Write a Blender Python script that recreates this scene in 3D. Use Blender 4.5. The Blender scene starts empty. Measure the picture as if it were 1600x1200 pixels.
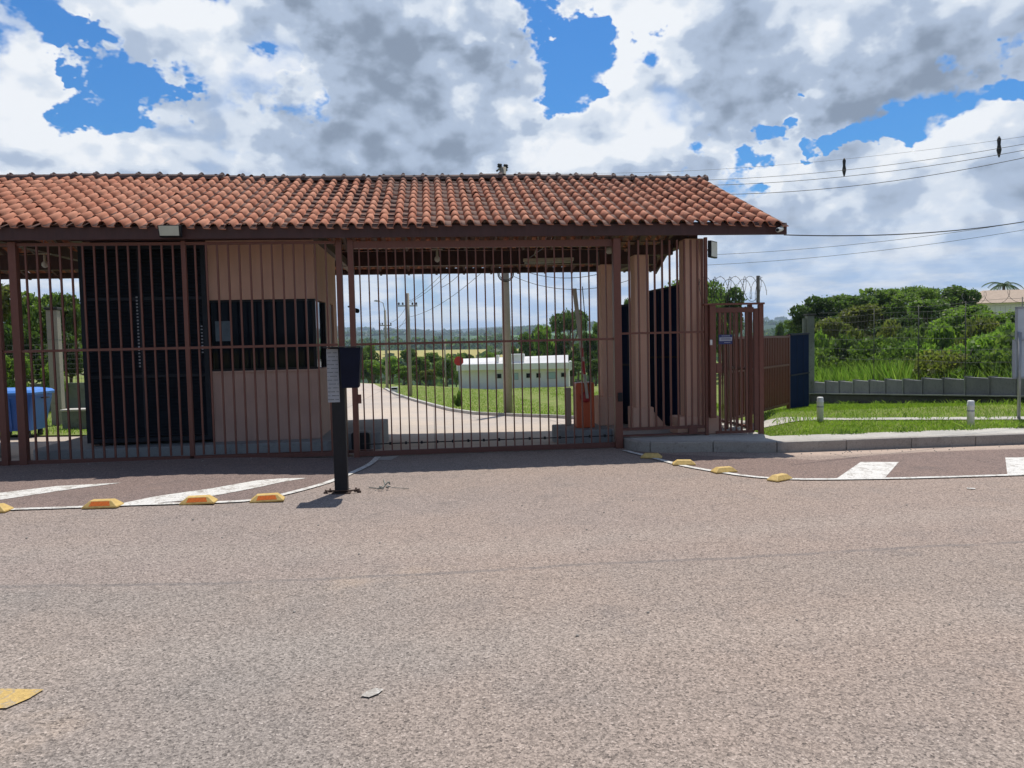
import bpy, bmesh, math, random
import numpy as np
from mathutils import Vector, Matrix
R_=math.radians
random.seed(7)
sc=bpy.context.scene
COL=sc.collection
# ------------------------------------------------------------------ camera
FPX=1190.; YAW=R_(5.9); PIT=R_(-3.1); ROLL=0.022; HC=1.6
Fw=Vector((math.sin(YAW)*math.cos(PIT),math.cos(YAW)*math.cos(PIT),math.sin(PIT)))
Rt=Vector((math.cos(YAW),-math.sin(YAW),0.)); Up=Rt.cross(Fw)
c_,s_=math.cos(ROLL),math.sin(ROLL)
R2=Rt*c_-Up*s_; U2=Rt*s_+Up*c_
CAM=Vector((0,0,HC))
cd=bpy.data.cameras.new('camera'); cam=bpy.data.objects.new('camera',cd); COL.objects.link(cam)
cd.sensor_width=36; cd.lens=FPX/1600*36; cd.clip_start=.05; cd.clip_end=20000
m=Matrix((R2,U2,-Fw)).transposed().to_4x4(); m.translation=CAM; cam.matrix_world=m
sc.camera=cam
sc.view_settings.view_transform='Standard'; sc.view_settings.look='None'
sc.view_settings.exposure=0; sc.view_settings.gamma=1; sc.view_settings.use_curve_mapping=False
sc.cycles.max_bounces=6; sc.cycles.transparent_max_bounces=8; sc.cycles.volume_bounces=0
sc.cycles.diffuse_bounces=3; sc.cycles.glossy_bounces=3
def ray(x,y): return (Fw+R2*((x-800)/FPX)+U2*((600-y)/FPX))
def spot(x,y,f):
    d=ray(x,y); k=f/math.hypot(d.x,d.y)*1.0
    return CAM+d*k
# ------------------------------------------------------------------ node helper
class NT:
    def __init__(s,nt): s.t=nt; s.N=nt.nodes; s.L=nt.links
    def n(s,typ,**kw):
        o=s.N.new(typ)
        for k,v in kw.items(): setattr(o,k,v)
        return o
    def put(s,sock,v):
        if v is None: return
        if isinstance(v,bpy.types.NodeSocket): s.L.new(v,sock)
        else:
            if isinstance(v,(tuple,list)) and len(v)==3 and sock.type=='RGBA': v=(*v,1)
            sock.default_value=v
    def m(s,op,a,b=None,c=None,clamp=False):
        o=s.n('ShaderNodeMath',operation=op,use_clamp=clamp)
        s.put(o.inputs[0],a); s.put(o.inputs[1],b); s.put(o.inputs[2],c); return o.outputs[0]
    def v(s,op,a,b=None,out=0):
        o=s.n('ShaderNodeVectorMath',operation=op); s.put(o.inputs[0],a); s.put(o.inputs[1],b)
        return o.outputs[out]
    def mix(s,f,a,b,blend='MIX'):
        o=s.n('ShaderNodeMix',data_type='RGBA',blend_type=blend)
        s.put(o.inputs[0],f); s.put(o.inputs[6],a); s.put(o.inputs[7],b); return o.outputs[2]
    def noise(s,vec,scale,detail=3,rough=.5,out=0,dist=0):
        o=s.n('ShaderNodeTexNoise'); s.put(o.inputs['Vector'],vec); o.inputs['Scale'].default_value=scale
        o.inputs['Detail'].default_value=detail; o.inputs['Roughness'].default_value=rough; o.inputs['Distortion'].default_value=dist
        return o.outputs[out]
    def vor(s,vec,scale,out=0,feat='F1'):
        o=s.n('ShaderNodeTexVoronoi',feature=feat); s.put(o.inputs['Vector'],vec); o.inputs['Scale'].default_value=scale
        return o.outputs[out]
    def mr(s,x,a,b,c=0.,d=1.,smooth=True):
        o=s.n('ShaderNodeMapRange',interpolation_type='SMOOTHSTEP' if smooth else 'LINEAR')
        s.put(o.inputs[0],x); s.put(o.inputs[1],a); s.put(o.inputs[2],b); s.put(o.inputs[3],c); s.put(o.inputs[4],d); return o.outputs[0]
    def sep(s,v):
        o=s.n('ShaderNodeSeparateXYZ'); s.put(o.inputs[0],v); return o.outputs
    def comb(s,x,y,z):
        o=s.n('ShaderNodeCombineXYZ'); s.put(o.inputs[0],x); s.put(o.inputs[1],y); s.put(o.inputs[2],z); return o.outputs[0]
    def pos(s): return s.n('ShaderNodeNewGeometry').outputs['Position']
    def obj(s): return s.n('ShaderNodeTexCoord').outputs['Object']
    def attr(s,name,out='Fac'):
        o=s.n('ShaderNodeAttribute',attribute_name=name); return o.outputs[out]
def mat(name,fn):
    m=bpy.data.materials.new(name); m.use_nodes=True; nt=NT(m.node_tree)
    b=m.node_tree.nodes['Principled BSDF']
    fn(nt,b); return m
def bump(nt,b,hgt,strength=.3,dist=.01):
    o=nt.n('ShaderNodeBump'); o.inputs['Strength'].default_value=strength; o.inputs['Distance'].default_value=dist
    nt.put(o.inputs['Height'],hgt); nt.put(b.inputs['Normal'],o.outputs[0])
def simple(name,col,rough=.6,var=.25,scale=6,spec=.5,metal=0,bmp=0,bscale=60,coat=0,streak=False):
    def f(nt,b):
        p=nt.obj()
        n1=nt.noise(p,scale,5,.6)
        if streak:
            p2=nt.v('MULTIPLY',p,(3,3,.35)); n1=nt.m('MULTIPLY',nt.m('ADD',n1,nt.noise(p2,scale*1.5,4,.6)),.5)
        k=nt.mr(n1,.25,.75,1-var,1+var,False)
        c=nt.mix(1.,(*col,1),k,'MULTIPLY'); 
        nt.put(b.inputs['Base Color'],c); b.inputs['Roughness'].default_value=rough
        b.inputs['Metallic'].default_value=metal; b.inputs['Specular IOR Level'].default_value=spec
        if bmp: bump(nt,b,nt.noise(p,bscale,4,.6),bmp,.01)
    return mat(name,f)
# ------------------------------------------------------------------ world
SUN=Vector((.15,.37,1)).normalized()
EL=math.asin(SUN.z); AZ=math.atan2(SUN.x,SUN.y)
w=bpy.data.worlds.new('World'); sc.world=w; w.use_nodes=True
w.cycles.sampling_method='MANUAL'; w.cycles.sample_map_resolution=256
nt=NT(w.node_tree); bg=w.node_tree.nodes['Background']
sky=nt.n('ShaderNodeTexSky',sky_type='NISHITA'); sky.sun_disc=False; sky.sun_elevation=EL; sky.sun_rotation=AZ
sky.air_density=1.3; sky.dust_density=.6; sky.ozone_density=3.
D0=nt.v('NORMALIZE',nt.n('ShaderNodeTexCoord').outputs['Generated'])
Dq=nt.v('MULTIPLY',D0,(1,1,1.4))
wn=nt.noise(Dq,7,5,.6,out=1); wv=nt.v('MULTIPLY',nt.v('SUBTRACT',wn,(.5,.5,.5)),(.27,.27,.27))
wn2=nt.noise(Dq,18,4,.6,out=1); wv2=nt.v('MULTIPLY',nt.v('SUBTRACT',wn2,(.5,.5,.5)),(.10,.10,.10))
D1=nt.v('ADD',D0,nt.v('ADD',wv,wv2))
def blobs(lst,vec,k=1.25):
    acc=None
    for x,y,r,wt in lst:
        d=ray(x,y).normalized()
        dist=nt.v('DISTANCE',vec,tuple(d),out=1)
        g=nt.mr(dist,0.,r/1190.*k,wt,0.)
        acc=g if acc is None else nt.m('ADD',acc,g)
    return acc
holes=[(1010,40,20,.6),(560,150,18,.5),(420,100,20,.5),(1100,250,24,.8),(1290,245,26,.9),(240,105,26,.8),(115,25,66,1.25),(165,75,46,1.25),(190,135,56,1.35),(250,130,44,1.1),(280,175,36,1.),(180,185,40,1.1),(330,5,32,1.),(225,30,25,.7),(235,200,34,.8),
 (860,45,55,1.3),(905,90,68,1.35),(850,120,52,1.3),(930,50,36,.9),(815,95,36,.9),(930,140,26,.8),
 (1175,225,44,1.15),(1225,215,34,1.),(1130,292,38,1.),(1190,282,28,.8),
 (1375,228,38,1.1),(1425,210,40,1.1),(1485,190,38,1.1),(1545,170,42,1.2),(1600,150,42,1.2),(1275,118,20,.9),(1340,245,28,.8),(1660,130,60,1.),
 (-120,60,80,.8),(1800,60,100,.8)]
hole=blobs(holes,D1)
zz=nt.sep(D0)[2]
def field(P):
    a=nt.noise(P,3.6,4,.55)
    w=nt.v('ADD',P,nt.v('MULTIPLY',nt.v('SUBTRACT',nt.noise(P,9,2,.6,out=1),(.5,.5,.5)),(.10,.10,.10)))
    def puff(sc_):
        o=nt.n('ShaderNodeTexVoronoi',feature='F1'); nt.put(o.inputs['Vector'],w); o.inputs['Scale'].default_value=sc_
        return nt.m('SUBTRACT',.58,nt.m('POWER',o.outputs[0],1.3))
    p=nt.m('ADD',nt.m('MULTIPLY',puff(7.5),.34),nt.m('MULTIPLY',puff(17),.17))
    p=nt.m('ADD',p,nt.m('MULTIPLY',puff(38),.085))
    f=nt.m('MULTIPLY',nt.m('SUBTRACT',nt.noise(P,30,3,.62),.5),.20)
    return nt.m('SUBTRACT',a,.5), nt.m('ADD',p,f)
a0,p0=field(Dq)
a1,p1=field(nt.v('ADD',Dq,(.006,.012,.030)))
fb=nt.m('ADD',a0,.5)
dens=nt.m('ADD',nt.m('ADD',a0,nt.m('MULTIPLY',p0,.75)),.35)
dens=nt.m('SUBTRACT',dens,nt.m('MULTIPLY',hole,.68))
soft=nt.mr(nt.noise(Dq,6,2,.5),.35,.65,.12,.50)
alpha=nt.mr(dens,-.02,soft)
greys=[(650,110,180,.8),(560,60,110,.5),(740,90,110,.7),(1490,125,160,.9),(1390,165,110,.6),(1130,120,120,.6),(1105,200,70,.5),(1000,250,120,.35),
 (560,235,190,.55),(480,270,200,.35),(250,260,110,.2),(430,190,130,.4),(20,250,100,.5),(10,100,60,.4),(1330,320,110,.6),(1180,330,90,.45),(1560,300,90,.5),(760,200,90,.35),(1230,60,110,.35),(480,120,80,.3),(1020,150,50,.3)]
gs=blobs(greys,nt.v('ADD',D0,nt.v('MULTIPLY',nt.v('ADD',wv,wv2),(.8,.8,.8))))
whites=[(75,170,120,.45),(380,60,120,.5),(960,120,90,.4),(900,240,100,.45),(1010,60,80,.25),(1450,300,110,.5),(1220,260,90,.5),(1290,250,60,.35),(360,250,80,.4),(1580,230,80,.5),(100,250,90,.3),(830,50,80,.3),(1250,130,90,.3),(700,20,70,.2),(1350,60,90,.25)]
wh=blobs(whites,D1)
alpha=nt.m('MAXIMUM',alpha,nt.m('SUBTRACT',nt.m('MULTIPLY',nt.mr(gs,.15,.5),1.),nt.m('MULTIPLY',hole,1.6),None,True))
rel=nt.m('ADD',nt.m('MULTIPLY',nt.m('SUBTRACT',a0,a1),5.0),nt.m('MULTIPLY',nt.m('SUBTRACT',p0,p1),2.9))
core=nt.m('MULTIPLY',nt.mr(dens,.10,.62),.30)
sh=nt.m('ADD',nt.m('MULTIPLY',gs,.68),core)
sh=nt.m('ADD',sh,nt.m('MULTIPLY',nt.m('SUBTRACT',nt.noise(Dq,7,4,.5),.5),.55))
sh=nt.m('ADD',sh,nt.m('MULTIPLY',nt.m('SUBTRACT',nt.noise(nt.v('ADD',Dq,(5,2,1)),2.6,3,.5),.5),.9))
sh=nt.m('SUBTRACT',nt.m('SUBTRACT',sh,rel),nt.m('MULTIPLY',wh,.8))
sh=nt.m('ADD',sh,.12)
ramp=nt.n('ShaderNodeValToRGB'); nt.put(ramp.inputs[0],nt.m('MULTIPLY',sh,.72)); ramp.color_ramp.interpolation='EASE'
cr=ramp.color_ramp; cr.elements[0].position=0; cr.elements[0].color=(.90,.93,.97,1)
cr.elements[1].position=1.; cr.elements[1].color=(.25,.31,.41,1)
e=cr.elements.new(.25); e.color=(.70,.77,.87,1); e=cr.elements.new(.52); e.color=(.44,.53,.68,1)
# low sky: hazier, streaky
st=nt.noise(nt.v('MULTIPLY',D0,(4,4,20)),2.4,6,.58)
lowc=nt.mix(nt.mr(st,.36,.64),(.38,.56,.84,1),(.86,.90,.96,1))
low=nt.mr(zz,.02,.17,1.,0.)
cl=nt.mix(nt.m('MULTIPLY',low,.85),ramp.outputs[0],lowc)
skyc=nt.mix(1.,sky.outputs[0],(.26,.66,1.10,1),'MULTIPLY')
ten=nt.mix(1.,cl,(10,10,10,1),'MULTIPLY')
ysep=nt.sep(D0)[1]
clear=nt.m('MAXIMUM',nt.mr(ysep,.30,-.15),nt.mr(zz,.60,.75))  # unseen sky behind and overhead cleared of cloud to cut the fill light
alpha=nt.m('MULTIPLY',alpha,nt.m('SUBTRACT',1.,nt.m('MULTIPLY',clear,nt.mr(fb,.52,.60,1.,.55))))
al=nt.m('MAXIMUM',alpha,nt.m('MULTIPLY',low,nt.m('SUBTRACT',.9,nt.m('MULTIPLY',nt.mr(ysep,.1,-.2),.5))))
back_fill=nt.m('MULTIPLY',nt.mr(nt.sep(D0)[1],.25,-.1),.55)  # neutral tone added to the unseen back sky so shade turns less blue
skyc=nt.mix(back_fill,skyc,(2.6,2.75,2.9,1))
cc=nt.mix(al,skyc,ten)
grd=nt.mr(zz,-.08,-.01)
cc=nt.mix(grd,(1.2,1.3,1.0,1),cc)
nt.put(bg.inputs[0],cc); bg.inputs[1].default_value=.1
# ------------------------------------------------------------------ sun
sl=bpy.data.lights.new('sun','SUN'); sl.energy=4.6; sl.angle=R_(.5); sl.color=(1,.95,.87)
so=bpy.data.objects.new('sun',sl); COL.objects.link(so); so.rotation_euler=SUN.to_track_quat('Z','Y').to_euler()

# ------------------------------------------------------------------ object helpers
def tag(o,label=None,cat=None,group=None,kind=None):
    if label: o['label']=label
    if cat: o['category']=cat
    if group: o['group']=group
    if kind: o['kind']=kind
    return o
def empty(name,loc=(0,0,0),rz=0):
    o=bpy.data.objects.new(name,None); COL.objects.link(o); o.location=loc; o.rotation_euler=(0,0,rz); o.empty_display_size=.2
    return o
def copy_tree(o,parent=None):
    c=o.copy(); COL.objects.link(c); c.parent=parent
    for ch in list(o.children): copy_tree(ch,c)
    return c
class MB:
    def __init__(s): s.v=[]; s.f=[]; s.sm=[]
    def add(s,vs,fs,smooth=False):
        b=len(s.v); s.v+= [tuple(p) for p in vs]; s.f+=[tuple(i+b for i in f) for f in fs]; s.sm+=[smooth]*len(fs); return s
    def box(s,x0,y0,z0,x1,y1,z1,bev=0):
        if bev:
            return s.prismz([(x0+bev,y0),(x1-bev,y0),(x1,y0+bev),(x1,y1-bev),(x1-bev,y1),(x0+bev,y1),(x0,y1-bev),(x0,y0+bev)],z0,z1,bev)
        vs=[(x,y,z) for z in (z0,z1) for y in (y0,y1) for x in (x0,x1)]
        return s.add(vs,[(0,2,3,1),(4,5,7,6),(0,1,5,4),(2,6,7,3),(0,4,6,2),(1,3,7,5)])
    def prismz(s,poly,z0,z1,bev=0):
        n=len(poly)
        if bev:
            cx=sum(p[0] for p in poly)/n; cy=sum(p[1] for p in poly)/n
            ins=[(p[0]+(cx-p[0])*min(.5,bev/max(1e-6,math.hypot(cx-p[0],cy-p[1]))),p[1]+(cy-p[1])*min(.5,bev/max(1e-6,math.hypot(cx-p[0],cy-p[1])))) for p in poly]
            rings=[(poly,z0),(poly,z1-bev),(ins,z1)]
        else: rings=[(poly,z0),(poly,z1)]
        vs=[(x,y,z) for pl,z in rings for x,y in pl]; fs=[tuple(range(n-1,-1,-1))]
        for k in range(len(rings)-1):
            for i in range(n):
                j=(i+1)%n; fs.append((k*n+i,k*n+j,(k+1)*n+j,(k+1)*n+i))
        fs.append(tuple((len(rings)-1)*n+i for i in range(n)))
        return s.add(vs,fs)
    def obox(s,a,b,w,h,up=(0,0,1)):
        a=Vector(a);b=Vector(b);d=(b-a).normalized();u=Vector(up)
        sd=d.cross(u)
        if sd.length<1e-4: sd=d.cross(Vector((0,1,0)))
        sd.normalize(); u=sd.cross(d)
        vs=[]
        for p in (a,b):
            for i,j in ((-1,-1),(1,-1),(1,1),(-1,1)): vs.append(p+sd*(w/2*i)+u*(h/2*j))
        return s.add(vs,[(0,1,2,3),(7,6,5,4),(0,4,5,1),(1,5,6,2),(2,6,7,3),(3,7,4,0)])
    def tube(s,pts,rad,n=8,caps=True):
        pts=[Vector(p) for p in pts]; k=len(pts)
        rads=rad if isinstance(rad,(list,tuple)) else [rad]*k
        vs=[];fs=[]; up=Vector((0,0,1)); pu=None
        for i,p in enumerate(pts):
            d=(pts[min(i+1,k-1)]-pts[max(i-1,0)]).normalized()
            if pu is None:
                u=d.cross(up)
                if u.length<.1: u=d.cross(Vector((1,0,0)))
            else: u=pu-d*pu.dot(d)
            u.normalize(); pu=u; v=d.cross(u)
            for j in range(n):
                a=2*math.pi*j/n; vs.append(p+(u*math.cos(a)+v*math.sin(a))*rads[i])
        for i in range(k-1):
            for j in range(n):
                q=(j+1)%n; fs.append((i*n+j,i*n+q,(i+1)*n+q,(i+1)*n+j))
        if caps: fs.append(tuple(range(n-1,-1,-1))); fs.append(tuple((k-1)*n+j for j in range(n)))
        return s.add(vs,fs,True)
    def lathe(s,c,prof,n=16,smooth=True):
        vs=[];fs=[]
        for r,z in prof:
            for j in range(n):
                a=2*math.pi*j/n; vs.append((c[0]+r*math.cos(a),c[1]+r*math.sin(a),c[2]+z))
        for i in range(len(prof)-1):
            for j in range(n):
                q=(j+1)%n; fs.append((i*n+j,i*n+q,(i+1)*n+q,(i+1)*n+j))
        fs.append(tuple(range(n-1,-1,-1))); fs.append(tuple((len(prof)-1)*n+j for j in range(n)))
        return s.add(vs,fs,smooth)
    def build(s,name,m,parent=None,loc=None,mats=None):
        me=bpy.data.meshes.new(name); me.from_pydata(s.v,[],s.f)
        me.polygons.foreach_set('use_smooth',s.sm); me.update()
        bm=bmesh.new(); bm.from_mesh(me); bmesh.ops.recalc_face_normals(bm,faces=bm.faces); bm.to_mesh(me); bm.free()
        if m: me.materials.append(m)
        o=bpy.data.objects.new(name,me); COL.objects.link(o)
        if parent: o.parent=parent
        if loc: o.location=loc
        return o
def bevel(o,w=.006,seg=2):
    md=o.modifiers.new('bevel','BEVEL'); md.width=w; md.segments=seg; md.limit_method='ANGLE'; md.angle_limit=R_(40); return o

# ------------------------------------------------------------------ heights
def sm(a,b,x):
    t=min(1,max(0,(x-a)/(b-a))); return t*t*(3-2*t)
def h(X,Y):
    z=0.07*sm(-1,-3.2,X)
    s=max(0,Y-11.6)
    D=1.7+.075*max(-20,min(14,X))
    base=-D*(min(s,48.4)/48.4)**.75 if s>0 else 0
    base+=z*sm(16,12,Y)
    hr=.15+.05*(min(max(Y,10.8),13)-10.8)-.08*max(0,min(Y,22)-13)-.04*max(0,min(Y,60)-22)
    ww=sm(4.6,6.2,X)*sm(10.2,10.65,Y)
    z=base*(1-ww)+hr*ww
    z+=2.3*sm(11.5,28,X)*sm(15,40,Y)*sm(120,70,Y)
    return z
def far(X,Y):
    r=math.hypot(X,Y)
    if Y<60 and r<62: return h(X,Y)
    prof=[(60,0),(90,-3),(150,-9),(250,-11),(380,-5.5),(480,-3.2),(640,-.2),(800,-4),(1000,2),(1500,22),(2000,26),(2600,32),(3300,46),(4500,60),(6500,72),(9000,76)]
    z=prof[-1][1]
    for (a,za),(b,zb) in zip(prof,prof[1:]):
        if r<=b: z=za+(zb-za)*sm(0,1,(r-a)/(b-a)) if r>a else za; break
    k=sm(62,200,r)
    th=math.atan2(X,Y)
    z+= (math.sin(th*9+r*.003)*.006+math.sin(th*23+1.3+r*.001)*.003)*r*sm(900,2500,r)
    z+= math.sin(X*.011+Y*.006)*1.2*sm(90,200,r)
    return h(X,min(Y,60))*(1-k)+z*1+(-1.8*k)
# ------------------------------------------------------------------ materials
def m_asphalt(nt,b):
    p=nt.pos(); x,y,z=nt.sep(p)[:3]
    big=nt.noise(p,.28,4,.55); mid=nt.noise(p,1.7,5,.62); fine=nt.noise(p,60,4,.65)
    c1=nt.vor(p,95,1); g=nt.sep(c1)[0]
    c2=nt.vor(p,210,1); g2=nt.sep(c2)[1]
    wob=nt.m('MULTIPLY',nt.m('SUBTRACT',nt.noise(p,1.2,3,.5),.5),.14)
    seam=nt.m('SUBTRACT',nt.m('ADD',y,wob),5.29)
    side=nt.mr(seam,-.25,.15)
    base=nt.mix(side,(.245,.212,.188,1),(.270,.220,.193,1))
    base=nt.mix(nt.m('MULTIPLY',nt.mr(big,.38,.62),.6),base,(.310,.242,.200,1))
    warm=nt.mr(nt.m('ADD',x,nt.m('MULTIPLY',big,5)),1.,6.)
    base=nt.mix(nt.m('MULTIPLY',warm,.45),base,(.315,.23,.18,1))
    base=nt.mix(nt.m('MULTIPLY',nt.mr(mid,.48,.72),.30),base,(.19,.165,.15,1))
    # soft tyre-worn bands along the street
    wy=nt.m('ADD',y,nt.m('MULTIPLY',nt.noise(p,.25,2,.5),1.2))
    for c_y,wd in ((4.6,.45),(6.6,.4),(3.1,.35)):
        t=nt.mr(nt.m('ABSOLUTE',nt.m('SUBTRACT',wy,c_y)),0.,wd,.22,0.)
        base=nt.mix(t,base,(.34,.29,.25,1))
    # faint oil and dust spots
    sp=nt.mr(nt.noise(nt.v('ADD',p,(7,3,0)),.9,5,.65),.62,.72,0.,.4)
    base=nt.mix(sp,base,(.15,.13,.12,1))
    sp=nt.mr(nt.noise(nt.v('ADD',p,(1,9,0)),.55,5,.65),.60,.72,0.,.5)
    base=nt.mix(sp,base,(.38,.29,.22,1))
    k=nt.m('ADD',nt.mr(g,0,1,.55,1.33,False),nt.mr(g2,0,1,-.22,.30,False))
    k=nt.m('MULTIPLY',k,nt.mr(fine,.3,.7,.86,1.14,False))
    base=nt.mix(1.,base,k,'MULTIPLY')
    stone=nt.m('MULTIPLY',nt.mr(g,.955,.97),nt.mr(nt.vor(p,95,0),.0,.55,1.,0.))
    base=nt.mix(nt.m('MULTIPLY',stone,.7),base,(.66,.58,.52,1))
    big2=nt.vor(p,7,1); bs=nt.m('MULTIPLY',nt.mr(nt.sep(big2)[0],.93,.94),nt.mr(nt.vor(p,7,0),.05,.08,1.,0.))
    base=nt.mix(nt.m('MULTIPLY',bs,.7),base,(.60,.52,.46,1))
    dk=nt.mr(g,.05,.02); base=nt.mix(nt.m('MULTIPLY',dk,.5),base,(.06,.05,.045,1))
    line=nt.m('MULTIPLY',nt.mr(nt.m('ABSOLUTE',seam),.01,.045,1.,0.),nt.mr(nt.noise(p,3,3,.6),.3,.55,.4,1.))
    base=nt.mix(nt.m('MULTIPLY',line,.42),base,(.115,.11,.11,1))
    dust=nt.m('MULTIPLY',nt.mr(nt.m('ADD',y,nt.m('MULTIPLY',mid,.3)),9.65,10.0),nt.mr(x,4.3,5.2))
    base=nt.mix(nt.m('MULTIPLY',dust,.7),base,(.52,.40,.32,1))
    cv=nt.v('ADD',p,nt.v('MULTIPLY',nt.noise(p,1.5,4,.6,out=1),(.8,.8,0)))
    cd_=nt.n('ShaderNodeTexVoronoi',feature='DISTANCE_TO_EDGE'); nt.put(cd_.inputs['Vector'],cv); cd_.inputs['Scale'].default_value=.33
    ck=nt.m('MULTIPLY',nt.mr(cd_.outputs[0],.0,.005,1.,0.),nt.mr(nt.noise(p,.5,2,.5),.52,.62))
    base=nt.mix(nt.m('MULTIPLY',ck,.3),base,(.07,.06,.055,1))
    nt.put(b.inputs['Base Color'],base); b.inputs['Roughness'].default_value=.88; b.inputs['Specular IOR Level'].default_value=.3
    hh=nt.m('ADD',nt.m('MULTIPLY',nt.vor(p,95,0),.8),nt.m('MULTIPLY',fine,.6))
    bump(nt,b,hh,.55,.006)
def m_asphalt2(nt,b):
    m_asphalt(nt,b); l=b.inputs['Base Color'].links[0].from_socket
    nt.put(b.inputs['Base Color'],nt.mix(1.,l,(.70,.645,.66,1),'MULTIPLY'))
M={}
M['asphalt']=mat('asphalt',m_asphalt)
def m_paint(col):
    def f(nt,b):
        p=nt.pos(); n=nt.noise(p,7,6,.7); n2=nt.noise(p,60,3,.6); g=nt.sep(nt.vor(p,75,1))[0]
        wv=nt.n('ShaderNodeTexVoronoi',feature='DISTANCE_TO_EDGE'); nt.put(wv.inputs['Vector'],nt.v('ADD',p,nt.v('MULTIPLY',nt.noise(p,8,3,.6,out=1),(.2,.2,0)))); wv.inputs['Scale'].default_value=5
        crack=nt.m('MULTIPLY',nt.mr(wv.outputs[0],.0,.05,1.,0.),.75)
        wear=nt.m('MAXIMUM',nt.mr(nt.m('ADD',n,nt.m('MULTIPLY',nt.m('SUBTRACT',n2,.5),.35)),.52,.62),crack)
        c=nt.mix(nt.m('MULTIPLY',wear,.8),(*col,1),(.30,.26,.22,1))
        c=nt.mix(1.,c,nt.mr(g,0,1,.85,1.08,False),'MULTIPLY')
        nt.put(b.inputs['Base Color'],c); b.inputs['Roughness'].default_value=.75
        bump(nt,b,nt.vor(p,75,0),.5,.006)
    return f
M['white_paint']=mat('white_road_paint',m_paint((.66,.64,.60)))
M['yellow_paint']=mat('yellow_road_paint',m_paint((.52,.35,.11)))
def m_conc(c1,c2,sc_=1.,joint=0,dirty=.5):
    def f(nt,b):
        p=nt.pos(); n=nt.noise(p,.7*sc_,5,.6); n2=nt.noise(p,9*sc_,5,.65); n3=nt.noise(p,70,3,.6)
        c=nt.mix(nt.mr(n,.35,.68),(*c1,1),(*c2,1))
        c=nt.mix(nt.m('MULTIPLY',nt.mr(n2,.5,.72),dirty),c,tuple(v*.45 for v in c1)+(1,))
        c=nt.mix(1.,c,nt.mr(n3,.3,.7,.85,1.15,False),'MULTIPLY')
        if joint:
            br=nt.n('ShaderNodeTexBrick'); nt.put(br.inputs['Vector'],p); br.inputs['Scale'].default_value=1; br.inputs['Brick Width'].default_value=joint; br.inputs['Row Height'].default_value=joint
            br.inputs['Mortar Size'].default_value=.012; br.offset=0; br.inputs['Color1'].default_value=(1,1,1,1); br.inputs['Color2'].default_value=(.9,.9,.9,1); br.inputs['Mortar'].default_value=(.4,.4,.4,1)
            c=nt.mix(1.,c,br.outputs[0],'MULTIPLY')
        nt.put(b.inputs['Base Color'],c); b.inputs['Roughness'].default_value=.9
        bump(nt,b,nt.m('ADD',n2,n3),.35,.006)
    return f
M['concrete_road']=mat('pale_concrete_paving',m_conc((.50,.41,.33),(.44,.38,.33),.6,3.2,.3))
M['kerb']=mat('kerb_concrete',m_conc((.30,.27,.24),(.36,.33,.29),1.5,0,.5))
M['sidewalk']=mat('sidewalk_concrete',m_conc((.50,.47,.42),(.38,.36,.33),1.8,0,.55))
M['island']=mat('island_concrete',m_conc((.30,.31,.31),(.24,.26,.27),1.5,0,.5))
M['pole_conc']=mat('pole_concrete',m_conc((.36,.32,.26),(.30,.28,.24),1.2,0,.35))
M['old_conc']=mat('weathered_concrete',m_conc((.26,.27,.24),(.16,.17,.15),1.4,0,.7))
M['block']=mat('dark_block',m_conc((.21,.21,.21),(.15,.15,.155),2.,0,.5))
M['stone_dark']=mat('dark_retaining_stone',m_conc((.06,.06,.055),(.035,.035,.035),3.,0,.6))
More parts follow.
